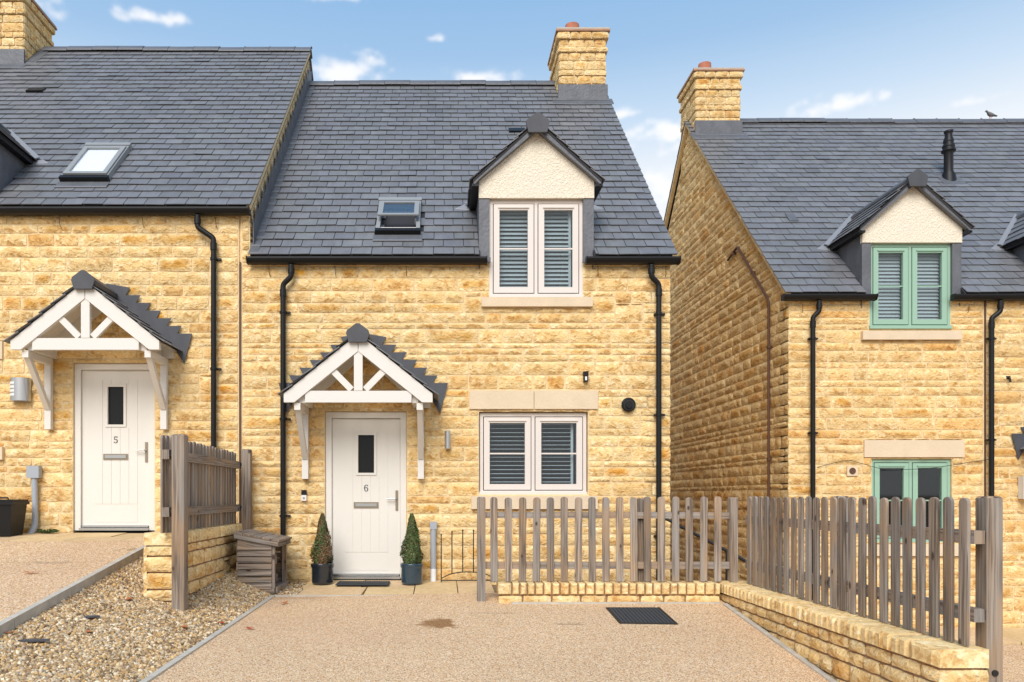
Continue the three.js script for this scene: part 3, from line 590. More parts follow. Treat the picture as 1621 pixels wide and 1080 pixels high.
const leadFoot = (house, ch, x0, x1, z, roof) => { part('lead_upstand', box(x0 - .03, x1 + .03, roof.at(z) - .1, roof.at(z) + .235, z, z + .045), M.lead, ch); const a = z + .046, b = z + .22; part('lead_apron', panel([V3(x0 - .14, roof.at(a) + .03, a), V3(x1 + .1, roof.at(a) + .03, a), V3(x1 + .1, roof.at(b) + .03, b), V3(x0 - .14, roof.at(b) + .03, b)], .008), M.leadpale === 0 ? M.lead : M.lead, ch); };
const vent = (house, x, t, roof, w = .26) => { const at = (dx, dt, n) => V3(x + dx, roof.O.y, roof.O.z).addScaledVector(roof.W, (t + dt) * roof.k).addScaledVector(roof.N, n), c = []; for (let i = 0; i < 8; i++) c.push(at(i & 1 ? w / 2 : -w / 2, i & 2 ? .13 : 0, i & 4 ? (i & 2 ? .03 : .05) : 0)); part('slate_vent', hex(c), M.black, house); };
const hooks = (house, xs, y, zw) => { for (const x of xs) part('gutter_hook', tube([[x, y, zw + .06], [x + .005, y - .10, zw + .05], [x + .01, y - .12, zw + .01]], .004, 5, .02), M.brownpipe, house); };

// ---- house 6, in the middle
{
  const H = thing('stone_cottage', 'yellow stone cottage in the middle with white-framed dormer and door number 6', 'house', [.2, -.1, 0]);
  const xl = -2.488, xr = 2.858, roof = roofOf(V3(-2.36, 4.0, .15), 8.43, -4.4), dx = 1.193, dw = 3.522;
  const win = [.482, 1.842, 1.066, 2.097], dorm = [dx - .58, dx + .58, dw, dw + 1.213], dc = -.93, dy = .012;
  const doorR = [dc - .508, dc + .508, -.4, dy + 2.09];
  const wallPts = [[xl, -.4], [doorR[0], -.4], [doorR[0], doorR[3]], [doorR[1], doorR[3]], [doorR[1], -.4], [xr, -.4], [xr, 3.95], [dorm[1], 3.95], [dorm[1], dw], [dorm[0], dw], [dorm[0], 3.95], [-2.372, 3.95], [-2.372, 4.58], [xl, 4.58]];
  const W = stoneWallPart(H, 'front_wall', wallPts, [rect(...win)], 0, .3), r = mulberry(601);
  const holes = [doorR, win, [win[0] - .12, win[1] + .12, 2.125, 2.36], [X(746, 0), X(945, 0), .885, 1.05], [dorm[0], dorm[1], dw - .01, 6], [X(762, 0), X(937, 0), 3.394, 3.515]];
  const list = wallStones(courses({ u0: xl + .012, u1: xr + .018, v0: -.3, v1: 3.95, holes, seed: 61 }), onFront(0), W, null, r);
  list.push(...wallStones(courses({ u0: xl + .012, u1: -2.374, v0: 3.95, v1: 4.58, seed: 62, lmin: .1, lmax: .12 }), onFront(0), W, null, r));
  const gable = v => { const d = Math.max(0, v - 4.0) / .975; return [d - .15 + .03, 8.95 - d - .05]; };
  const SW = part('side_wall', (() => { const g = poly([[0, -1.2], [8.8, -1.2], [8.8, 4.0], [4.42, 8.3], [0, 4.0]], .3); g.applyMatrix4(onRight(xr - .3)); return g; })(), M.mortar, H);
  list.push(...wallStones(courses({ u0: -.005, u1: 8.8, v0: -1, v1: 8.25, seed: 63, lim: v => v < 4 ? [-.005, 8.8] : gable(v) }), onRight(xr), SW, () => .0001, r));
  pieces(list, 'stone', M.stone, H, 'wall_stones');
  part('back_wall', box(-2.36, xr - .3, -1.2, 4.0, -8.8, -8.5), M.mortar, H);
  part('floor', box(-2.36, xr - .3, -.25, -.15, -8.5, -.3), M.plaster, H);
  part('upper_floor', box(-2.36, xr - .3, 2.35, 2.6, -8.5, -.3), M.plaster, H);
  part('lintel', box(X(743, 0), X(845, 0) - .004, 2.129, 2.357, -.10, .03), M.smooth, H);
  part('lintel', box(X(845, 0) + .004, X(946, 0), 2.129, 2.357, -.10, .028), M.smooth, H);
  part('sill', box(X(746, 0), X(945, 0), .885, 1.048, -.10, .06), M.smooth, H);
  part('sill', box(X(762, 0), X(937, 0), 3.396, 3.512, -.10, .07), M.smooth, H);
  buildWindow(H, { x0: win[0] + .012, x1: win[1] - .012, y0: win[2] + .006, y1: win[3] - .012, z: -.05, paint: M.frame, blind: { pitch: .052, tilt: .12, w: .058, short: .075 } });
  buildWindow(H, { x0: dorm[0], x1: dorm[1], y0: dorm[2] + .004, y1: dorm[3], z: .0, paint: M.frame, blind: { pitch: .052, tilt: .8, w: .058, short: .055 } });
  buildDoor(H, dc, dy, -.03, font, '6');
  buildCanopy(H, -.956, 2.138, 0, 610);
  buildDormer(H, dx, 0, dw, roof.at, 620);
  const sky = [-.82, -.26, .37, .97];
  const deck = buildRoof(H, roof, -2.36, 2.92, 8.43, -4.4, -8.95, [[dx, dw]], 630, (c, a, b, t) => (a < sky[1] + .01 && b > sky[0] - .01 && (a + b) / 2 > sky[0] && (a + b) / 2 < sky[1] && t > sky[2] - .05 && t < sky[3] - .03));
  buildSkylight(H, ...sky, roof, true, false);
  ridge(H, deck, -2.34, 2.05, 8.45, -4.4);
  part('verge', [beam(V3(2.885, roof.at(.13) - .035, .13), V3(2.885, roof.at(-4.4) - .035, -4.4), .06, .05, V3(0, 1, 1))], M.mortar, H);
  const ch = buildChimney(H, 2.064, 2.855, -4.86, -3.86, 7.6, 9.10, 640, 2.36); leadFoot(H, ch, 2.064, 2.855, -3.86 + .005, roof);
  vent(H, 1.22, 2.86, roof);
  buildGutter(H, -2.37, X(770, .16), 3.985, .165); buildGutter(H, X(930, .16), 2.94, 3.985, .165);
  buildDownpipe(H, X(461, .1), X(448, .085), 3.90, -.02, .11, 0, [3.32, 2.0, .8]);
  buildDownpipe(H, X(1031, .1), X(1043, .085), 3.90, -.1, .11, 0, [3.3, 2.05, .55]);
  part('movement_joint', box(-2.500, -2.482, .0, 3.96, .004, .02), M.brownpipe, H);
  hooks(H, [X(643, 0), X(945, 0), X(1052, 0), X(427, 0), X(531, 0)], 3.9, 0);
}
// ---- house 5, on the left and higher up
{
  const H = thing('stone_cottage', 'yellow stone cottage higher up the slope with door number 5 and closed skylight', 'house', [-5.5, .5, 0]);
  const x0 = -9.6, x1 = -2.51, roof = roofOf(V3(-9.7, 4.61, .15), 9.04, -4.4), dc = -4.07, dy = .617, dw = 4.14, dx = -6.25;
  const doorR = [dc - .508, dc + .508, -.2, dy + 2.09], win = [-6.93, -5.60, 1.68, 2.71], dorm = [dx - .58, dx + .58, dw, dw + 1.213];
  const W = stoneWallPart(H, 'front_wall', [[x0, -.2], [doorR[0], -.2], [doorR[0], doorR[3]], [doorR[1], doorR[3]], [doorR[1], -.2], [x1, -.2], [x1, 4.56], [dorm[1], 4.56], [dorm[1], dw], [dorm[0], dw], [dorm[0], 4.56], [x0, 4.56]], [rect(...win)], 0, .3), r = mulberry(501);
  const holes = [doorR, win, [-7.05, X(5, 0), Y(569, 0), Y(541, 0)], [-7.05, X(7, 0), Y(728, 0), Y(708, 0)], [dorm[0], dorm[1], dw - .01, 7], [dorm[0] - .1, dorm[1] + .1, dw - .13, dw]];
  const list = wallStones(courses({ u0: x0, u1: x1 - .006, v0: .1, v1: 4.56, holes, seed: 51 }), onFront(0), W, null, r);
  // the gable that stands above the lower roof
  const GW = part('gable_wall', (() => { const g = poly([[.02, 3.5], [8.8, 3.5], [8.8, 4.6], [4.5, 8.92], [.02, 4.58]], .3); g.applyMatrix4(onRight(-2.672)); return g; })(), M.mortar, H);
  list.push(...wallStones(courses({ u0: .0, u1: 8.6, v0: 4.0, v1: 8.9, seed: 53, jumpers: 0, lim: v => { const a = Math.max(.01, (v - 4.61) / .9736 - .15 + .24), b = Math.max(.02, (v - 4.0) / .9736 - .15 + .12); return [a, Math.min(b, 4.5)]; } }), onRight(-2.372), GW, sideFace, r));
  pieces(list, 'stone', M.stone, H, 'wall_stones');
  part('back_wall', box(x0, x1, -1.2, 4.6, -8.8, -8.5), M.mortar, H); part('party_wall', box(-2.66, -2.37, -.5, 3.49, -8.8, -.31), M.mortar, H); part('far_wall', box(x0, x0 + .2, -.5, 4.6, -8.5, -.31), M.mortar, H);
  part('floor', box(x0, x1, .3, .4, -8.5, -.3), M.plaster, H); part('upper_floor', box(x0, x1, 2.95, 3.2, -8.5, -.3), M.plaster, H);
  part('lintel', box(-7.05, X(5, 0), Y(569, 0), Y(541, 0), -.1, .03), M.smooth, H); part('sill', box(-7.05, X(7, 0), Y(728, 0), Y(708, 0), -.1, .06), M.smooth, H);
  part('sill', box(dorm[0] - .1, dorm[1] + .1, dw - .126, dw - .01, -.1, .07), M.smooth, H);
  buildWindow(H, { x0: win[0], x1: win[1], y0: win[2], y1: win[3], z: -.03, paint: M.frame });
  buildWindow(H, { x0: dorm[0], x1: dorm[1], y0: dorm[2] + .004, y1: dorm[3], z: 0, paint: M.frame });
  buildDoor(H, dc, dy, -.03, font, '5');
  buildCanopy(H, -4.135, 2.752, 0, 510);
  buildDormer(H, dx, 0, dw, roof.at, 520);
  const sky = [-4.87, -4.27, .478, 1.21];
  const deck = buildRoof(H, roof, -9.7, -2.33, 9.04, -4.4, -8.95, [[dx, dw]], 530, (c, a, b, t) => ((a + b) / 2 > sky[0] && (a + b) / 2 < sky[1] && t > sky[2] - .05 && t < sky[3] - .03));
  buildSkylight(H, ...sky, roof, false, true);
  ridge(H, deck, -7.1, -2.31, 9.06, -4.4);
  part('verge', [beam(V3(-2.36, roof.at(.13) - .035, .13), V3(-2.36, roof.at(-4.4) - .035, -4.4), .05, .05, V3(0, 1, 1))], M.mortar, H);
  const ch = buildChimney(H, -8.03, -7.2, -4.86, -3.86, 8.2, 9.76, 540, -7.6); leadFoot(H, ch, -8.03, -7.2, -3.855, roof);
  part('lead_soaker', panel([V3(-7.2, roof.at(-3.85) + .03, -3.85), V3(-6.98, roof.at(-3.85) + .03, -3.85), V3(-6.98, roof.at(-4.3) + .035, -4.3), V3(-7.2, roof.at(-4.3) + .035, -4.3)], .01), M.lead, ch);
  vent(H, -6.46, 2.92, roof);
  buildGutter(H, -9.7, dx - .66, 4.595, .165); buildGutter(H, dx + .66, -2.36, 4.595, .165);
  buildDownpipe(H, X(313, .1), X(338, .085), 4.51, .3, .11, 0, [3.98, 2.62, 1.2]);
  hooks(H, [X(97, 0), X(228, 0), X(343, 0)], 4.5, 0);
  // stepped lead where the lower roof meets this gable
  const low = u => 4.0 + (.15 + u) * .9736, pts = [[.0, low(0) - .35]];
  for (let u = .0; u < 4.45; u += .205) pts.push([u - .012, low(u) + .36 + .05], [u + .06, low(u) + .30]);
  pts.push([4.5, low(4.5) + .2], [4.5, low(4.5)]); const down = []; pts.push([.0, low(0) - .02]);
  pts[0] = [0, low(0) + .02];
  const g = poly(pts, .008); g.applyMatrix4(onRight(-2.335)); part('stepped_flashing', g, M.lead, H);
  part('roof_side_lead', panel([V3(-2.36, low(-.13) + .028, .13), V3(-2.24, low(-.13) + .028, .13), V3(-2.24, low(4.35) + .028, -4.35), V3(-2.36, low(4.35) + .028, -4.35)], .006), M.lead, H);
}
// ---- house 7, on the right and further back
{
  const H = thing('stone_cottage', 'yellow stone cottage beyond the passage with sage green window frames', 'house', [8, -.9, -1.6]);
  const zw = -1.55, x0 = 5.02, x1 = 14, roof = roofOf(V3(4.9, 3.93, -1.4), 8.55, -6.1), ds = [[6.763, 3.46], [9.43, 3.46]];
  const XX = p => X(p, zw), YY = p => Y(p, zw), win = [XX(1380), XX(1507), YY(858), YY(727)], dc = 9.27, dy = -.5, doorR = [dc - .508, dc + .508, -1.4, dy + 2.09];
  const pts = [[x0, -1.4], [doorR[0], -1.4], [doorR[0], doorR[3]], [doorR[1], doorR[3]], [doorR[1], -1.4], [x1, -1.4], [x1, 3.87]]; const holes = [win, doorR, [XX(1367), XX(1525), YY(724), YY(697)], [XX(1367), XX(1525), YY(880), YY(862)]];
  for (const [xc, yw] of [...ds].reverse()) { pts.push([xc + .582, 3.87], [xc + .582, yw], [xc - .582, yw], [xc - .582, 3.87]); holes.push([xc - .582, xc + .582, yw - .01, 7], [xc - .71, xc + .71, yw - .175, yw - .045]); }
  pts.push([x0, 3.87]);
  const W = stoneWallPart(H, 'front_wall', pts, [rect(...win)], zw, .3), r = mulberry(701);
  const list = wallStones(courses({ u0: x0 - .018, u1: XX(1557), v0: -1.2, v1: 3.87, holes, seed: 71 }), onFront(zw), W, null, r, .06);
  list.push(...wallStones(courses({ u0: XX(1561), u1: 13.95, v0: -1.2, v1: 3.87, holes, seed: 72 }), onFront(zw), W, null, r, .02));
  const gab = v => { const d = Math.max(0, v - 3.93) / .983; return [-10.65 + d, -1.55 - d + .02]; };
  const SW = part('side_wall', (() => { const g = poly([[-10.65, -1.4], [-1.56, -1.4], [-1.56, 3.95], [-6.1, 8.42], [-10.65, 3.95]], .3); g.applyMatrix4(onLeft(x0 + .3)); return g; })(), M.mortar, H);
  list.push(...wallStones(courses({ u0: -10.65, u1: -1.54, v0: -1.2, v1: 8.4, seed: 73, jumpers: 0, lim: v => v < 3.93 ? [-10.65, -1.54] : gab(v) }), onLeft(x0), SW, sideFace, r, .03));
  pieces(list, 'stone', M.stone, H, 'wall_stones');
  part('back_wall', box(x0 + .31, x1, -1.4, 4, -10.6, -10.3), M.mortar, H); part('far_wall', box(x1 - .2, x1, -1.4, 4, -10.3, zw - .31), M.mortar, H);
  part('floor', box(x0 + .31, x1 - .2, -.7, -.6, -10.3, zw - .31), M.plaster, H); part('upper_floor', box(x0 + .31, x1 - .2, 1.9, 2.1, -10.3, zw - .31), M.plaster, H);
  part('room_wall', box(x0 + .31, x1 - .2, -.59, 1.89, -4.6, -4.5), M.plaster, H);
  part('lintel', box(XX(1367), XX(1525), YY(724), YY(697), zw - .1, zw + .03), M.smooth, H); part('sill', box(XX(1367), XX(1525), YY(880), YY(862), zw - .1, zw + .06), M.smooth, H);
  for (const [xc, yw] of ds) {
    part('sill', box(xc - .71, xc + .71, yw - .172, yw - .048, zw - .1, zw + .07), M.smooth, H);
    buildWindow(H, { x0: xc - .582, x1: xc + .582, y0: yw + .004, y1: yw + 1.213, z: zw, paint: M.green, blind: { pitch: .052, tilt: .95, w: .060 } });
    buildDormer(H, xc, zw, yw, roof.at, 720 + xc * 10 | 0);
  }
  buildWindow(H, { x0: win[0] + .004, x1: win[1] - .004, y0: win[2] + .004, y1: win[3] - .004, z: zw - .03, paint: M.green });
  buildDoor(H, dc, dy, zw - .03, font, '');
  buildCanopy(H, 9.25, 1.63, zw, 710);
  part('door_step', box(dc - .506, dc + .506, -1.2, dy - .003, zw - .2, zw + .35), M.smooth, H);
  const deck = buildRoof(H, roof, 4.9, 14.2, 8.55, -6.1, -10.8, ds, 730);
  ridge(H, deck, 5.9, 14.2, 8.57, -6.1);
  part('verge', [beam(V3(4.955, roof.at(-1.42) - .035, -1.42), V3(4.955, roof.at(-6.1) - .035, -6.1), .07, .05, V3(0, 1, 1)), beam(V3(4.955, 8.51, -6.1), V3(4.955, 3.95, -10.75), .07, .05, V3(0, 1, 1))], M.mortar, H);
  const ch = buildChimney(H, 5.0, 5.86, -6.66, -5.68, 7.6, 9.38, 740, 5.33); leadFoot(H, ch, 5.0, 5.86, -5.675, roof);
  part('slate_vent', (() => { const at = (dx, t, n) => V3(5.71 + dx, roof.O.y, roof.O.z).addScaledVector(roof.W, t * roof.k).addScaledVector(roof.N, n), c = []; for (let i = 0; i < 8; i++) c.push(at(i & 1 ? .07 : -.07, i & 2 ? 1.74 : 1.56, i & 4 ? .035 : .0)); return hex(c); })(), M.lead, H);
  // flue pipe
  const fz = -4.17, fx = 8.98, fy = roof.at(fz), lathe = new THREE.LatheGeometry([[.13, -.1], [.11, .06], [.075, .12], [.075, .45], [.115, .47], [.115, .50], [.085, .53], [.10, .55], [.10, .58], [.075, .62], [.085, .64], [.085, .67], [.06, .74], [.06, .80], [.075, .81], [.075, .84], [0, .85]].map(p => new THREE.Vector2(...p)), 20);
  lathe.translate(fx, fy, fz); const fl = part('flue_pipe', fin(lathe), M.black, H);
  part('flue_flashing', panel([V3(fx - .2, roof.at(fz + .2) + .03, fz + .2), V3(fx + .2, roof.at(fz + .2) + .03, fz + .2), V3(fx + .2, roof.at(fz - .2) + .03, fz - .2), V3(fx - .2, roof.at(fz - .2) + .03, fz - .2)], .008), M.lead, fl);
  buildGutter(H, 4.89, X(1388, -1.4), 3.915, -1.385); buildGutter(H, X(1512, -1.4), 8.75, 3.915, -1.385); buildGutter(H, 10.1, 14.2, 3.915, -1.385);
  buildDownpipe(H, X(1297, -1.44), X(1287, zw + .085), 3.83, -1.0, -1.44, zw, [3.3, 1.95, .5]);
  buildDownpipe(H, X(1584, -1.44), X(1570, zw + .085), 3.83, -1.0, -1.44, zw, [3.3, 1.85, .5]);
  part('movement_joint', box(XX(1558), XX(1560), -.9, 3.87, zw + .002, zw + .02), M.brownpipe, H);
  part('cable_conduit', tube([[x0 - .05, 5.12, -3.86], [x0 - .05, 5.22, -3.42], [x0 - .05, 4.01, -2.14], [x0 - .05, -.9, -2.14]], .02, 8, .06), M.brownpipe, H);
  for (const [y, z] of [[5.16, -3.6], [4.6, -2.76], [3.3, -2.14], [1.6, -2.14]]) part('conduit_clip', box(x0 - .075, x0 + .01, y - .02, y + .02, z - .02, z + .03), M.brownpipe, H);
  hooks(H, [XX(1268), XX(1530)], 3.8, zw);
  part('wall_cable', tube([[XX(1292), YY(740), zw + .03], [XX(1340), YY(728), zw + .035], [XX(1400), YY(745), zw + .05], [XX(1470), YY(742), zw + .05], [XX(1566), YY(727), zw + .035]], .004, 5, .1), M.black, H);
}
// ---------------------------------------------------------------- fixtures on the walls
{
  const t = thing('wall_light', 'steel louvred bulkhead wall light beside door number 5', 'wall light', [X(36, 0), Y(636, 0), .03]);
  const x = X(36, 0), y0 = Y(636, 0), y1 = Y(600, 0);
  part('back_plate', box(x - .12, x + .12, y0 - .004, y1 + .004, .028, .045), M.steel, t);
  const g = new THREE.CylinderGeometry(.125, .125, y1 - y0, 24, 1, false, -Math.PI / 2, Math.PI); g.scale(1, 1, .8); g.translate(x, (y0 + y1) / 2, .045); part('hood', fin(g), M.steel, t);
  for (let i = 0; i < 4; i++) { const yy = y1 - .065 - i * .048; const b = new THREE.CylinderGeometry(.128, .128, .03, 16, 1, false, -1.25, 1.0); b.scale(1, 1, .8); b.translate(x, yy, .045); part('diffuser', fin(b), M.slat, t); }
}
{
  const x = X(708.5, .07), t = thing('wall_light', 'slim steel cylinder wall light between the porch and the ground-floor window', 'wall light', [x, Y(710, .07), .03]);
  part('body', [cyl(x, Y(710, .07), Y(683, .07), .085, .034), cyl(x, Y(683, .07), Y(683, .07) + .004, .085, .036)], M.steel, t); part('bracket', box(x - .02, x + .02, Y(702, 0), Y(691, 0), .028, .06), M.steel, t);
  part('lens', cyl(x, Y(710, .07) - .006, Y(710, .07) - .0005, .085, .028), M.slat, t);
}
{
  const x = X(481, .05), t = thing('doorbell', 'small black and silver doorbell on the wall left of door number 6', 'doorbell', [x, Y(793, .03), .03]);
  part('body', box(x - .031, x + .031, Y(793, .03), Y(784, .03), .028, .055), M.slat, t); part('camera_panel', box(x - .031, x + .031, Y(784, .03) + .001, Y(776, .03), .028, .056), M.black, t);
  const g = new THREE.CylinderGeometry(.013, .013, .006, 16); g.rotateX(Math.PI / 2); g.translate(x, Y(788.5, .03), .058); part('button', fin(g), M.steel, t);
}
{
  const x = X(927, .05), t = thing('security_camera', 'small black security camera above the right end of the lintel', 'camera', [x, Y(605, .04), .03]);
  part('mount', box(x - .03, x + .03, Y(595, .04), Y(589, .04), .026, .09), M.black, t); part('housing', box(x - .027, x + .027, Y(605, .04), Y(595, .04) - .001, .03, .085), M.black, t);
  part('lens', box(x - .012, x + .012, Y(603, .04), Y(597, .04), .086, .09), M.slat, t);
}
{
  const x = X(995, .05), y = Y(641, .05), t = thing('round_vent', 'round black flue vent on the wall near the corner downpipe', 'vent', [x, y, .03]);
  const ring = new THREE.TorusGeometry(.072, .018, 10, 28); ring.translate(x, y, .055); part('collar', fin(ring), M.black, t);
  const d = new THREE.CylinderGeometry(.072, .072, .05, 24); d.rotateX(Math.PI / 2); d.translate(x, y, .045); part('duct', fin(d), M.blackmetal, t);
  const e = new THREE.CylinderGeometry(.045, .045, .04, 20); e.rotateX(Math.PI / 2); e.translate(x, y, .08); part('terminal', fin(e), M.black, t);
}
{
  const zw = -1.55, x = X(1347, zw), y = Y(746, zw), t = thing('square_vent', 'small square stone vent left of the lower green window', 'vent', [x, y, zw]);
  part('plate', box(x - .075, x + .075, y - .07, y + .07, zw + .02, zw + .05), M.smooth, t);
  const e = new THREE.TorusGeometry(.038, .01, 8, 20); e.translate(x, y, zw + .052); part('ring', fin(e), M.brownpipe, t);
  const f = new THREE.CylinderGeometry(.03, .03, .006, 16); f.rotateX(Math.PI / 2); f.translate(x, y, zw + .054); part('grille', fin(f), M.brownpipe, t);
}
{ const zw = -1.55, t = thing('meter_box', 'pale plastic meter box on the wall at the right edge', 'meter box', [8.48, 1.0, zw]); part('cabinet', box(8.30, 8.68, 1.005, 1.325, zw + .03, zw + .14), M.slat, t); part('lid', box(8.29, 8.69, 1.0, 1.33, zw + .141, zw + .155), M.slat, t); }
{ const zw = -1.55, x = X(1594, zw), y = Y(603, zw); single('wall_hook', [tube([[x, y + .04, zw + .02], [x, y + .04, zw + .06], [x + .01, y - .03, zw + .06]], .014, 8, .02), box(x - .03, x + .03, y + .015, y + .065, zw + .026, zw + .036)], M.blackmetal, 'small dark iron hook high on the wall right of the downpipe', 'hook'); }
{
  const x = X(55, .06), t = thing('utility_duct', 'grey cable duct with square box beside the black bin', 'duct', [x, .55, .05], 'grey utility ducts');
  part('box', box(x - .075, x + .075, Y(757, .05), Y(738, .05), .03, .12), M.grey, t);
  part('pipe', tube([[x + .0, Y(757, .05), .07], [x + .01, Y(820, .06), .07], [x + .015, .66, .09], [x - .02, .53, .18]], .036, 12, .06), M.grey, t);
}
{
  const x = X(686, .06), t = thing('utility_duct', 'straight grey cable duct against the wall right of door number 6', 'duct', [x, -.03, .05], 'grey utility ducts');
  part('cap', box(x - .042, x + .042, Y(838, .06), Y(826, .06), .03, .11), M.grey, t); part('pipe', [cyl(x, -.06, Y(838, .06), .072, .036)], M.grey, t); part('foot', tube([[x, .14, .075], [x, .04, .10], [x, -.07, .13]], .037, 12, .04), M.slat, t);
}

// ---------------------------------------------------------------- paving, kerbs
{
  const slabs = (list, y, name) => { const h = setting(name, join(list.map(q => box(q[0] + .01, q[1] - .01, y(q[2]) - .10, y(q[2]) - .055, q[2] + .01, q[3] - .01))), M.soil); const r = mulberry(31); for (const [a, b, c, d, sk = 0] of list) { const cs = [], o = (r() - .5) * .008; for (let i = 0; i < 8; i++) { const z = i & 4 ? d - .006 : c + .006; cs.push(V3((i & 1 ? b - .006 : a + .006) + (i & 4 ? sk : 0), (i & 2 ? y(z) + o : y(z) - .05), z)); } const k = .9 + r() * .2; const g = hex(cs, 'n', [k, k * (.97 + r() * .05), k * (.93 + r() * .1)]); part('paving_slab', g, M.pave, h); } };
  slabs([[-1.62, -.93, .02, .56], [-.93, -.30, .02, .50], [-1.58, -.86, .56, 1.08, -.02], [-.86, -.30, .50, 1.08, .0], [-.30, .20, .02, 1.00], [.20, .62, .02, .98]], z => .0 - .05 * z, 'path');
  slabs([...Array(9)].map((_, i) => [-8.3 + i * .63, -7.67 + i * .63, .03, .55]).concat([...Array(8)].map((_, i) => [-8.0 + i * .63, -7.37 + i * .63, .55, 1.0])), z => .588 - .045 * z, 'path');
  slabs([...Array(10)].map((_, i) => [5.3 + i * .8, 6.1 + i * .8, -1.52, -.62]), z => G7(0, z) + .03, 'path');
}
function kerb(f, y, z0, z1, w, up, down, len = .915) { const k = setting('kerb', box(f(z0) - w / 2 + .004, f(z0) + w / 2 - .004, y(z0) - .2, y(z0) - .12, z0, z0 + .05), M.conc); for (let z = z0; z < z1 - .05; z += len) { const e = Math.min(z1, z + len) - .006, cs = []; for (let i = 0; i < 8; i++) { const q = i & 4 ? e : z; cs.push(V3(f(q) + (i & 1 ? w / 2 : -w / 2), y(q) + (i & 2 ? up : -down), q)); } part('kerb_stone', hex(cs, 'n'), M.conc, k); } }
kerb(z => kerb6x(z), z => G6(kerb6x(z), z), 1.06, 9.4, .05, .012, .15);
kerb(z => 2.945, z => G6(2.945, z), 1.70, 9.4, .05, .014, .15);
kerb(z => kerb5x(z), z => G5(z), 1.3, 9.4, .055, .015, .28);
setting('edging', [box(kerb6x(1.06) + .03, -.3, -.2, -.052, 1.085, 1.125), box(-.30, .62, -.25, -.062, 1.125, 1.16), box(.74, 2.91, -.28, -.057, 1.632, 1.67)], M.conc);

// ---------------------------------------------------------------- garden walls with stone coping
const rw = mulberry(900);
function copingStone(x0, x1, y0, y1, z0, z1, along) {   // rounded at both ends and along the top
  const tint = stoneTint(rw, -.08), L = along === 'x' ? [z0, z1] : [x0, x1], A = along === 'x' ? [x0, x1] : [z0, z1], am = (A[0] + A[1]) / 2, hw = (A[1] - A[0]) / 2, j = () => (rw() - .5) * .007, out = [], e0 = j(), e1 = j(), dy = j();
  const sec = [[L[0] + e0, .66, .018], [L[0] + .022 + e0, 1, 0], [L[1] - .022 + e1, 1, 0], [L[1] + e1, .66, .018]];
  for (let k = 0; k < 3; k++) { const c = []; for (let i = 0; i < 8; i++) { const q = sec[k + (i & 4 ? 1 : 0)], a = am + (i & 1 ? hw : -hw) * q[1], y = i & 2 ? y1 - q[2] + dy : y0 + q[2] * .6; c.push(along === 'x' ? V3(a, y, q[0]) : V3(q[0], y, along === 'z' ? am - (i & 1 ? hw : -hw) * q[1] : a)); } out.push(hex(c, 'v', tint)); }
  return join(out);
}
function lowWall(label, x0, x1, z0, z1, top, base, faces, along) {
  const t = thing('garden_wall', label, 'wall', [(x0 + x1) / 2, base, (z0 + z1) / 2], 'low stone garden walls'), ch = .115, r = mulberry(x0 * 1000 | 0);
  const core = part('wall_core', box(x0 + .026, x1 - .026, base, top - .02, z0 + .035, z1 - .035), M.redmortar, t), list = [];
  const o = { v0: base, v1: top - ch - .006, hmin: .10, hmax: .21, lmin: .17, lmax: .40, jumpers: .1 };
  if (faces.includes('f')) list.push(...wallStones(courses({ ...o, u0: x0, u1: x1, seed: 11 }), onFront(z1 - .02), core, null, r, 0, .03));
  if (faces.includes('l')) list.push(...wallStones(courses({ ...o, u0: z0, u1: z1, seed: 12 }), onLeft(x0 + .02), core, null, r, 0, .03));
  if (faces.includes('r')) list.push(...wallStones(courses({ ...o, u0: -z1, u1: -z0, seed: 13 }), onRight(x1 - .02), core, null, r, 0, .03));
  pieces(list, 'stone', M.stone, t, 'hidden_stones');
  const a = along === 'x' ? [x0, x1] : [z0, z1], n = Math.round((a[1] - a[0] - .15) / .078); let p = a[0];
  for (let i = 0; p < a[1] - .02; i++) {
    let w = .078 + rw() * .024; const end = a[1] - p; if (end < .34 && along === 'z') w = Math.min(end, .3); else if (along === 'x' && i === 0) w = .15; if (end - w < .05) w = end;
    const out = .012;
    part('coping_stone', along === 'x' ? copingStone(p + .008, p + w - .008, top - ch, top, z0 - out, z1 + out, 'x') : copingStone(x0 - out, x1 + out, top - ch, top, p + .011, p + w - .011, 'z'), M.coping, t); p += w;
  }
  return t;
}
lowWall('low yellow stone wall between the gravel and the log store', -2.73, -2.42, .03, 2.66, .71, -.25, 'flr', 'z');
lowWall('low stone wall under the front picket fence beside the driveway', .60, 2.93, 1.30, 1.62, .132, -.30, 'f', 'x');
lowWall('long low stone wall running along the right side of the driveway', 2.975, 3.285, 1.30, 5.22, .135, -1.0, 'flr', 'z');

// ---------------------------------------------------------------- picket fences
const woodTint = r => { const b = .72 + r() * .5, w = r() * .14; return [b * (1 + w * .35), b, b * (1 - w * .5)]; };
function picketGeo(w, h, th, r) {
  const s = new THREE.Shape(), q = w * .5; s.moveTo(-q, 0); s.lineTo(q, 0); s.lineTo(q, h - w * .38); s.bezierCurveTo(q, h - .008, q * .55, h, 0, h); s.bezierCurveTo(-q * .55, h, -q, h - .008, -q, h - w * .38); s.lineTo(-q, 0);
  const g = new THREE.ExtrudeGeometry(s, { depth: th - .006, bevelEnabled: true, bevelThickness: .003, bevelSize: .003, bevelSegments: 1, curveSegments: 4 }); const f = fin(g, woodTint(r)), uv = f.attributes.uv, uo = r() * 6, vo = r() * 6; for (let i = 0; i < uv.count; i++) uv.setXY(i, f.attributes.position.getX(i) + f.attributes.position.getZ(i) + uo, f.attributes.position.getY(i) + vo); return f;
}
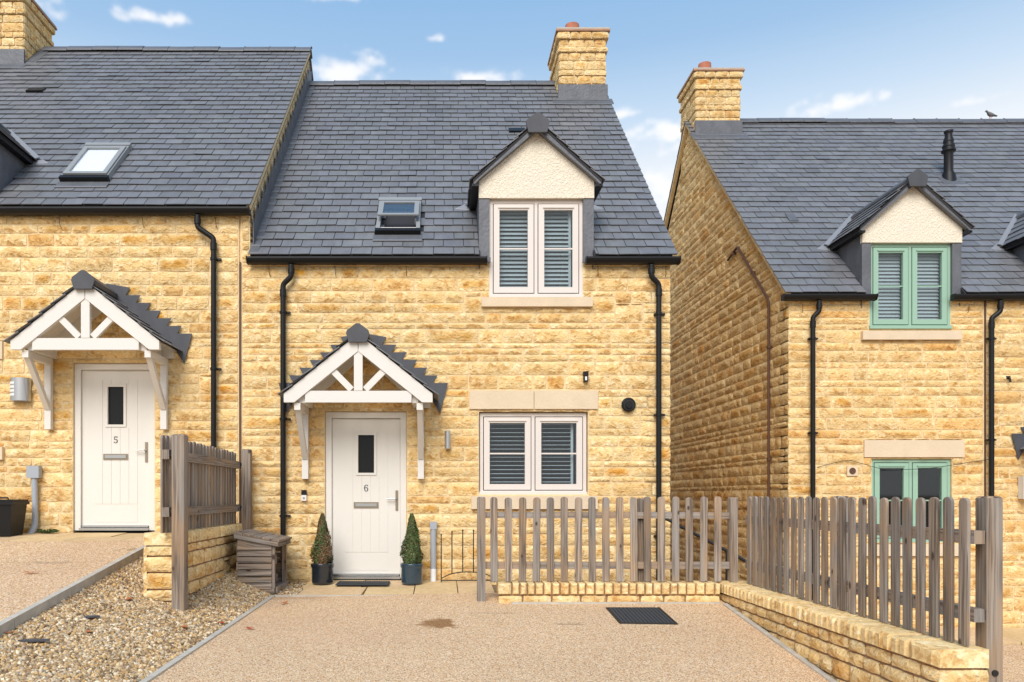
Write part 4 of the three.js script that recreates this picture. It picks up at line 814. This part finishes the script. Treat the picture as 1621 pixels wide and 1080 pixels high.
const post = (x0, x1, y0, y1, z0, z1, r) => { const t = woodTint(r).map(v => v * .95), c = []; for (let i = 0; i < 8; i++) c.push(V3(i & 1 ? x1 : x0, i & 2 ? y1 - .012 : y0, i & 4 ? z1 : z0)); const k = []; for (let i = 0; i < 8; i++) { const e = .012; k.push(V3((i & 1 ? x1 : x0) + (i & 2 ? (i & 1 ? -e : e) : 0), i & 2 ? y1 : y1 - .012, (i & 4 ? z1 : z0) + (i & 2 ? (i & 4 ? -e : e) : 0))); } return join([hex(c, 'v', t), hex(k, 'v', t)]); };
{ // front fence
  const r = mulberry(41), z = 1.5, f = thing('picket_fence', 'weathered timber picket fence facing the driveway below the window', 'fence', [1.8, .1, z], 'weathered picket fences');
  const base = .137, top = Y(788, z);
  for (const c of [212, 271, 327, 384, 442, 498, 555, 612, 668, 724, 782, 837, 893, 952, 1008, 1066, 1123]) { const g = picketGeo(.071 + (r() - .5) * .004, top - base + (r() - .5) * .012, .02, r); g.rotateZ((r() - .5) * .012); g.translate(X(700 + c / 2.571, z), base + .004, z - .02 + .002); part('picket', g, M.wood, f); }
  for (const [a, b] of [[811, 821], [890, 901]]) part('rail', box(X(768, z), X(1158, z), Y(b, z), Y(a, z), z - .062, z - .020, 'u', woodTint(r)), M.wood, f);
  part('post', post(X(755.5, z), X(768.5, z), -.16, Y(787, z), z - .075, z + .02, r), M.wood, f); part('post', post(X(1009, 1.4), X(1020, 1.4), .13, Y(789, 1.4), z - .16, z - .065, r), M.wood, f); part('post', post(X(1156, z), X(1168, z), .135, Y(787.5, z), z - .08, z + .01, r), M.wood, f);
}
{ // right-hand fence
  const r = mulberry(42), x = 3.19, f = thing('picket_fence', 'long picket fence on the stone wall along the right of the driveway', 'fence', [x, .1, 3.4], 'weathered picket fences');
  const base = .139, top = 1.035; let z = 1.72;
  for (let i = 0; z < 5.2; i++, z += .1475) { const g = picketGeo(.081 + (r() - .5) * .006, top - base + (r() - .5) * .014, .022, r); g.rotateZ((r() - .5) * .016); g.rotateY(-Math.PI / 2); g.translate(x + .01, base + .004, z); part('picket', g, M.wood, f); }
  for (const [a, b] of [[.76, .84], [.29, .37]]) part('rail', box(x + .012, x + .075, a, b, 1.58, 5.19, 'n', woodTint(r)), M.wood, f);
  for (const [c, w] of [[5.06, .1], [3.25, .1]]) { const p = part('post', post(x + .106, x + .205, c > 4 ? -1.1 : -.9, top + .012, c, c + w, r), M.wood, f); for (const y of [-.02]) { const b = new THREE.CylinderGeometry(.019, .019, .012, 12); b.rotateX(Math.PI / 2); b.translate(x + .155, y, c + w + .004); part('bolt', fin(b), M.blackmetal, p); } part('packer', box(x + .076, x + .106, .3, .36, c + .01, c + w - .01), M.deck, f); part('packer', box(x + .076, x + .106, .77, .83, c + .01, c + w - .01), M.deck, f); }
}
{ // left fence, seen from its rail side
  const r = mulberry(43), x = -2.515, f = thing('picket_fence', 'timber picket fence on the left wall, rails and posts towards the log store', 'fence', [x, .7, 1.4], 'weathered picket fences');
  const base = .714, top = 1.575; let z = .19;
  for (let i = 0; z < 2.75; i++, z += .115) { const g = picketGeo(.076 + (r() - .5) * .004, top - base + .03 * z / 2.7 + (r() - .5) * .014, .02, r); g.rotateZ((r() - .5) * .012); g.rotateY(Math.PI / 2); g.translate(x - .01, base, z); part('picket', g, M.wood, f); }
  for (const [a, b] of [[1.38, 1.465], [.86, .945]]) part('rail', box(x + .012, x + .075, a, b, .17, 2.79, 'n', woodTint(r)), M.wood, f);
  part('post', post(x + .097, x + .21, -.25, 1.605, 2.665, 2.785, r), M.wood, f); part('post', post(x + .097, x + .20, -.2, 1.62, .13, .235, r), M.wood, f);
  for (const [z0, z1] of [[2.68, 2.77], [.14, .22]]) for (const y of [.89, 1.41]) part('packer', box(x + .076, x + .097, y, y + .04, z0, z1), M.deck, f);
}

// ---------------------------------------------------------------- log store and logs
{
  const r = mulberry(44), x0 = -2.275, x1 = -1.86, z0 = .30, z1 = 1.0, y0 = -.045, yl = .60, yr = .52, wt = () => woodTint(r);
  const t = thing('log_store', 'small slatted timber log store with a sloping lid by the wall', 'log store', [(x0 + x1) / 2, y0, .65]);
  const topAt = x => lerp(yl, yr, (x - x0) / (x1 - x0));
  for (const x of [x0, x1 - .045]) for (const z of [z0, z1 - .045]) part('upright', box(x, x + .045, y0, topAt(x + .045) - .002, z, z + .045, 'v', wt()), M.wood, t);
  part('base_board', box(x0, x1, y0, y0 + .05, z1 + .001, z1 + .02, 'u', wt()), M.wood, t); part('floor_board', box(x0 + .046, x1, y0 + .04, y0 + .06, z0, z1 - .002, 'n', wt()), M.wood, t);
  const n = 7, h = (yr - y0 - .05) / n;
  for (let i = 0; i < n; i++) for (const [z, s] of [[z1, 1], [z0, -1]]) { const a = y0 + .052 + i * h, c = []; for (let k = 0; k < 8; k++) c.push(V3(k & 1 ? x1 - .03 : x0 + .004, (k & 2 ? (i === n - 1 ? topAt(k & 1 ? x1 : x0) - .008 : a + h - .010) : a), z + s * ((k & 4 ? .012 : 0) + (k & 2 ? 0 : .02)) + s * .001)); part('slat', hex(c, 'u', wt()), M.wood, t); }
  for (let i = 0; i < 5; i++) part('back_slat', box(x0 - .014, x0 - .001, y0 + .03 + i * .11, y0 + .13 + i * .11, z0, z1, 'n', wt()), M.wood, t);
  for (let i = 0; i < 5; i++) { const a = x0 - .03 + i * .103, b = a + .094, c = []; for (let k = 0; k < 8; k++) { const x = k & 1 ? b : a; c.push(V3(x, topAt(x) + (k & 2 ? .042 : .022), k & 4 ? z1 + .05 : z0 - .03)); } part('lid_board', hex(c, 'n', wt()), M.wood, t); }
  { const c = []; for (let k = 0; k < 8; k++) { const x = k & 1 ? x1 + .045 : x0 - .03; c.push(V3(x, topAt(x) + (k & 2 ? .020 : -.028), k & 4 ? z1 + .045 : z1 + .022)); } part('lid_rail', hex(c, 'u', wt()), M.wood, t); }
  part('lid_edge', box(x1 + .018, x1 + .046, topAt(x1) - .045, topAt(x1) + .008, z0 - .02, z1 + .018, 'n', wt()), M.wood, t);
  part('front_sill', box(x1 + .001, x1 + .02, y0, y0 + .06, z0, z1 - .05, 'n', wt()), M.wood, t);
  let k = 0; for (const [z, y, a] of [[.50, .075, .3], [.66, .08, 1.4], [.83, .075, 2.2], [.57, .19, .9], [.75, .195, 2.9], [.50, .30, 1.9], [.66, .31, .2]]) {
    const s = new THREE.Shape(), m = 6; for (let i = 0; i < m; i++) { const q = a + i / m * Math.PI * 2, R = .045 + r() * .022; i ? s.lineTo(Math.cos(q) * R, Math.sin(q) * R) : s.moveTo(Math.cos(q) * R, Math.sin(q) * R); }
    const g = new THREE.ExtrudeGeometry(s, { depth: .27, bevelEnabled: false }); g.rotateY(Math.PI / 2); g.translate(x1 - .36 + (r() - .5) * .04, y, z);
    single('split_log', fin(g, woodTint(r)), M.wood, 'split firewood log stacked inside the log store', 'log', 'logs in the log store');
  }
}

// ---------------------------------------------------------------- potted topiary, mat, border fence, drain, bin, handrail
const leafMat = new THREE.MeshPhysicalMaterial({ vertexColors: true, roughness: .55, side: THREE.DoubleSide }); leafMat.name = 'box leaves';
function topiary(label, x, z, y0, brownish, seed, glaze) {
  const r = mulberry(seed), t = thing('potted_topiary', label, 'potted plant', [x, y0, z], 'cone topiaries beside the door');
  const pot = new THREE.LatheGeometry([[0, 0], [.118, 0], [.122, .01], [.128, .025], [.130, .19], [.140, .21], [.142, .24], [.136, .25], [.124, .25], [.120, .22], [0, .215]].map(p => new THREE.Vector2(...p)), 32); pot.translate(x, y0, z); part('pot', fin(pot), glaze, t);
  part('soil', cyl(x, y0 + .216, y0 + .232, z, .118, .118, 20), M.soil, t); part('stem', cyl(x, y0 + .23, y0 + .72, z, .014, .006, 8), M.brownpipe, t);
  const pos = [], nor = [], col = [], H = .60, yb = y0 + .235, prof = h => h < .16 ? .082 + .032 * Math.sqrt(h / .16) : .114 * Math.pow(1 - (h - .16) / .86, .85) + .010;
  for (let i = 0; i < 7500; i++) {
    const h = Math.pow(r(), 1.25), a = r() * Math.PI * 2, lump = 1 + .16 * Math.sin(a * 3 + h * 9 + seed) + .10 * Math.sin(a * 7 - h * 17), R = prof(h) * lump * (.62 + .44 * Math.sqrt(r()));
    const c = V3(Math.cos(a) * R, h * H * (.99 + .03 * r()), Math.sin(a) * R), n = V3(Math.cos(a) + (r() - .5) * 1.6, .5 + (r() - .5) * 1.6, Math.sin(a) + (r() - .5) * 1.6).normalize();
    const u = V3(r() - .5, r() - .5, r() - .5).cross(n).normalize(), v = n.clone().cross(u), L = .009 + r() * .006, w = L * .6;
    const q = [c.clone().addScaledVector(u, -L), c.clone().addScaledVector(v, w), c.clone().addScaledVector(u, L), c.clone().addScaledVector(v, -w)];
    for (const k of [0, 1, 2, 0, 2, 3]) { pos.push(q[k].x + x, q[k].y + yb, q[k].z + z); nor.push(n.x, n.y, n.z); }
    const patch = .5 + .5 * Math.sin(a * 2 + h * 5 + seed * 1.7), br = r() < brownish * (.5 + patch), k = .6 + r() * .8, cc = br ? [.17 * k, .085 * k, .035 * k] : [.065 * k, .105 * k, .026 * k];
    for (let j = 0; j < 6; j++) col.push(...cc);
  }
  const g = new THREE.BufferGeometry(); g.setAttribute('position', new THREE.Float32BufferAttribute(pos, 3)); g.computeVertexNormals(); g.setAttribute('color', new THREE.Float32BufferAttribute(col, 3));
  part('foliage', g, leafMat, t);
}
topiary('cone of clipped box with brown leaves in a dark pot left of door 6', X(510.5, .33), .33, -.012, .55, 3, M.glazed2);
topiary('greener cone of clipped box in a blue glazed pot right of door 6', X(652, .33), .33, -.012, .10, 8, M.glazed);
{ const g = []; g.push(box(X(535, .3), X(617, .3), -.006, .006, .20, .55)); for (let i = 0; i < 22; i++) { const x = lerp(X(536, .3), X(616, .3), (i + .5) / 22); g.push(box(x - .009, x + .009, .0061, .012, .215, .535)); } single('door_mat', g, M.rubber, 'ribbed dark grey door mat in front of door number 6', 'door mat'); }
{
  const z = .2, P = (px, py) => [X(px, z), Y(py, z), z], t = thing('border_fence', 'low black iron border hoop with ball-tipped rods beside the grey duct', 'border fence', [X(725, z), -.02, z]);
  for (const [px, py, b] of [[698.5, 848, 922], [715.5, 843, 909], [732.5, 841, 906], [749.5, 841, 907], [766, 843, 909], [783, 848, 922]]) { const o = part('rod', tube([P(px, b), P(px, py)], .0075, 6), M.blackmetal, t); const s = new THREE.SphereGeometry(.011, 10, 8); s.translate(...P(px, py - 1)); part('ball_tip', fin(s), M.blackmetal, o); }
  part('arch', tube([P(698.5, 916), P(712, 909), P(725, 906.5), P(741, 905.5), P(757, 906.5), P(770, 909), P(783, 916)], .007, 6, .08), M.blackmetal, t); part('bar', tube([P(698.5, 919), P(783, 919)], .007, 6), M.blackmetal, t);
}
{
  const t = thing('drain_cover', 'black slotted drain cover set into the driveway', 'drain cover', [2.0, -.1, 2.0]), x0 = 1.70, x1 = 2.21, z0 = 1.87, z1 = 2.46, y = (x, z) => G6(x, z);
  const bar = (xa, xb, za, zb, h) => { const c = []; for (let i = 0; i < 8; i++) { const x = i & 1 ? xb : xa, z = i & 4 ? zb : za; c.push(V3(x, y(x, z) + (i & 2 ? h : -.02), z)); } return hex(c); };
  part('pit', bar(x0, x1, z0, z1, .004), M.deck, t); part('frame', [bar(x0 - .02, x0, z0 - .02, z1 + .02, .009), bar(x1, x1 + .02, z0 - .02, z1 + .02, .009), bar(x0, x1, z0 - .02, z0, .009), bar(x0, x1, z1, z1 + .02, .009)], M.blackmetal, t);
  for (let i = 0; i < 14; i++) { const a = lerp(x0, x1, (i + .2) / 14), b = lerp(x0, x1, (i + .8) / 14); part('bar', bar(a, b, z0 + .004, z1 - .004, .010), M.rubber, t); }
}
{
  const x = -5.24, z = .42, y = .57, t = thing('recycling_box', 'black plastic recycling box with lid at the left edge by house 5', 'bin', [x, y, z]);
  const c = []; for (let i = 0; i < 8; i++) c.push(V3(x + (i & 1 ? 1 : -1) * (i & 2 ? .215 : .175), i & 2 ? y + .40 : y, z + (i & 4 ? 1 : -1) * (i & 2 ? .18 : .145))); part('tub', hex(c), M.black, t);
  part('rim', box(x - .235, x + .235, y + .375, y + .41, z - .195, z + .195), M.black, t); part('lid', box(x - .225, x + .225, y + .411, y + .435, z - .185, z + .185), M.black, t); part('handle', tube([[x - .08, y + .436, z], [x - .08, y + .455, z], [x + .08, y + .455, z], [x + .08, y + .436, z]], .01, 8, .02), M.black, t);
}
{ const z = .35, a = [X(1056, z), Y(822, z), z], b = [X(1156, z), Y(875, z), z], t = thing('handrail', 'grey metal handrail sloping down into the passage behind the fence', 'handrail', [3.2, -.5, z]); part('rail', tube([[a[0], a[1], .12], a, b, [b[0] + .4, b[1] - .22, z]], .02, 10, .05), M.blackmetal, t); for (const k of [.15, .95]) part('upright', cyl(lerp(a[0], b[0], k), -.62, lerp(a[1], b[1], k), z, .018), M.blackmetal, t); }

// ---------------------------------------------------------------- loose gravel, leaves, a weed, a bird
{
  const r = mulberry(71), base = new THREE.IcosahedronGeometry(1, 1), p = base.attributes.position;
  const m0 = mergeVertices((() => { const b = base.clone(); b.deleteAttribute('uv'); b.deleteAttribute('normal'); return b; })()), q = m0.attributes.position;
  for (let i = 0; i < q.count; i++) { const k = .78 + r() * .42; q.setXYZ(i, q.getX(i) * k, q.getY(i) * k * .72, q.getZ(i) * k * .85); } m0.computeVertexNormals();
  const N = 62000, mesh = new THREE.InstancedMesh(m0, new THREE.MeshStandardMaterial({ roughness: .9 }), N), d = new THREE.Object3D(), c = new THREE.Color();
  const pal = [[.58, .40, .20], [.66, .50, .30], [.50, .32, .15], [.74, .62, .44], [.33, .21, .11], [.42, .33, .23], [.55, .34, .13], [.22, .14, .07]];
  for (let i = 0; i < N; i++) {
    let x, z, y; const zone = r();
    if (zone < .06) { x = lerp(-2.4, -1.62, r()); z = r() * 1.06; y = -.045 - .035 * z; }
    else if (zone < .085) { x = lerp(.0, .72, r()); z = lerp(1.02, 1.14, r()); y = -.075; }
    else { z = .3 + Math.pow(r(), 1.15) * 5.0; x = lerp(kerb5x(z) + .03, kerb6x(Math.max(1.1, z)) - .035, r()); y = Gbed(x, z) - .012; if (x > -2.73 && x < -2.42 && z < 2.66) { z = 2.68 + r() * 2.4; y = Gbed(x, z) - .012; } }
    const s = .006 + Math.pow(r(), 2.4) * .012; d.position.set(x, y + s * .45 + r() * .008, z); d.rotation.set(r() * .9, r() * 6.3, r() * .9); d.scale.set(s * (.8 + r() * .6), s, s * (.8 + r() * .5)); d.updateMatrix(); mesh.setMatrixAt(i, d.matrix);
    const k = pal[Math.floor(r() * pal.length)], b = .70 + r() * .46; mesh.setColorAt(i, c.setRGB(k[0] * b, k[1] * b, k[2] * b));
  }
  mesh.name = 'loose_gravel'; mesh.castShadow = mesh.receiveShadow = true; mesh.userData = { kind: 'stuff', label: 'golden loose gravel filling the bed between the driveways', category: 'gravel' }; scene.add(mesh);
}
function onGround(px, py, fy) { for (let z = 9; z > 0; z -= .005) { const x = X(px, z); if (Y(py, z) <= fy(x, z)) return [x, fy(x, z), z]; } return [X(px, 3), 0, 3]; }
{
  const r = mulberry(81), leaf = (L) => { const s = new THREE.Shape(); s.moveTo(-L, 0); s.bezierCurveTo(-L * .5, L * .55, L * .4, L * .5, L, 0); s.bezierCurveTo(L * .4, -L * .45, -L * .5, -L * .5, -L, 0); const g = new THREE.ExtrudeGeometry(s, { depth: .0015, bevelEnabled: false, curveSegments: 5 }), p = g.attributes.position; for (let i = 0; i < p.count; i++) p.setZ(i, p.getZ(i) + Math.abs(p.getY(i)) * .45 + p.getX(i) ** 2 * 6); g.computeVertexNormals(); g.rotateX(-Math.PI / 2); return g; };
  const red = mat('red leaf', { color: rgb(.45, .05, .02), roughness: .7 }), rust = mat('rust leaf', { color: rgb(.48, .14, .04), roughness: .8 });
  const bed = (x, z) => Gbed(x, z) + .006, d6 = (x, z) => G6(x, z), d5 = (x, z) => G5(z);
  for (const [px, py, f, m, L, label] of [[351, 989, bed, red, .04, 'red fallen leaf on the gravel near the kerb'], [292, 996, bed, rust, .045, 'orange fallen leaf on the gravel below the fence post'], [141, 1003, bed, rust, .04, 'rusty fallen leaf in the middle of the gravel'], [15, 1004, bed, rust, .035, 'rusty fallen leaf on the gravel at the left edge'], [48, 909, d5, rust, .05, 'orange fallen leaf on the upper driveway'], [450, 957, d6, rust, .05, 'orange fallen leaf on the driveway in front of the log store'], [396, 997, d6, red, .04, 'red fallen leaf on the driveway beside the kerb'], [204, 952, bed, rust, .05, 'rusty fallen leaf on the gravel beside the wall end'], [1246, 1016, (x, z) => G6(x, z) + .016, red, .05, 'red fallen leaf against the right-hand stone wall']]) {
    const [x, y, z] = onGround(px, py, f), g = fin(leaf(L * 1.3)); g.rotateY(r() * 6); g.translate(x, y + .004, z); single('fallen_leaf', g, m, label, 'leaf', 'fallen leaves');
  }
  for (const [px, py, w, label] of [[146, 980, .06, 'dark slate fragment lying on the gravel below the wall'], [55, 1018, .11, 'larger dark slate fragment on the gravel at the left']]) { const [x, y, z] = onGround(px, py, bed), g = poly([[-w, -.02], [-.2 * w, -.04], [w, -.01], [.7 * w, .03], [-.5 * w, .035]], .012); g.rotateX(-Math.PI / 2); g.rotateY(r()); g.translate(x, y + .012, z); single('slate_fragment', g, M.leaddark, label, 'slate'); }
  // weed at the foot of the duct
  const pos = [], nor = [], [wx, wy, wz] = [X(76, .16), .585, .16]; for (let i = 0; i < 60; i++) { const a = r() * 6.3, R = .03 + r() * .10, h = .01 + r() * .045, b = V3(wx, wy, wz), t = V3(wx + Math.cos(a) * R * 1.4, wy + h, wz + Math.sin(a) * R * .7), s = V3(-Math.sin(a), .2, Math.cos(a)).multiplyScalar(.009), m = b.clone().lerp(t, .6).setY(wy + h * 1.1); for (const q of [b, m.clone().add(s), t, b, t, m.clone().sub(s)]) { pos.push(q.x, q.y, q.z); nor.push(0, 1, 0); } }
  const g = new THREE.BufferGeometry(); g.setAttribute('position', new THREE.Float32BufferAttribute(pos, 3)); g.computeVertexNormals(); single('weed', g, mat('weed green', { color: rgb(.05, .09, .02), roughness: .7 }), 'small green weed at the foot of the duct by door number 5', 'plant');
}
{ // a pigeon on the right-hand ridge: one swept body, facing left
  const bx = X(1569, -6.1), by = 8.63, bz = -6.1, spine = [[.17, .055, .012, .03], [.10, .07, .02, .038], [.04, .085, .05, .045], [-.03, .10, .062, .055], [-.08, .125, .05, .046], [-.105, .16, .03, .03], [-.125, .185, .03, .03], [-.15, .185, .022, .022], [-.175, .178, .004, .004]], n = 10, pos = [], ix = [];
  spine.forEach(([x, y, ry, rz]) => { for (let i = 0; i < n; i++) { const a = i / n * Math.PI * 2; pos.push(x * .7 + bx, y * .75 + by + Math.sin(a) * ry * .75, bz + Math.cos(a) * rz * .75); } });
  for (let k = 0; k < spine.length - 1; k++) for (let i = 0; i < n; i++) { const a = k * n + i, b = k * n + (i + 1) % n; ix.push(a, b, a + n, b, b + n, a + n); }
  const g = new THREE.BufferGeometry(); g.setAttribute('position', new THREE.Float32BufferAttribute(pos, 3)); g.setIndex(ix); g.computeVertexNormals();
  const t = thing('bird', 'small grey bird perched on the right-hand roof ridge', 'bird', [bx, by, bz]); const f = g.toNonIndexed(); part('body', f, mat('grey feathers', { color: rgb(.16, .15, .15), roughness: .8 }), t); for (const s of [-1, 1]) part('leg', cyl(bx - .01, by - .015, by + .06, bz + s * .02, .005, .005, 6), M.terra, t);
}
renderer.render(scene, camera);
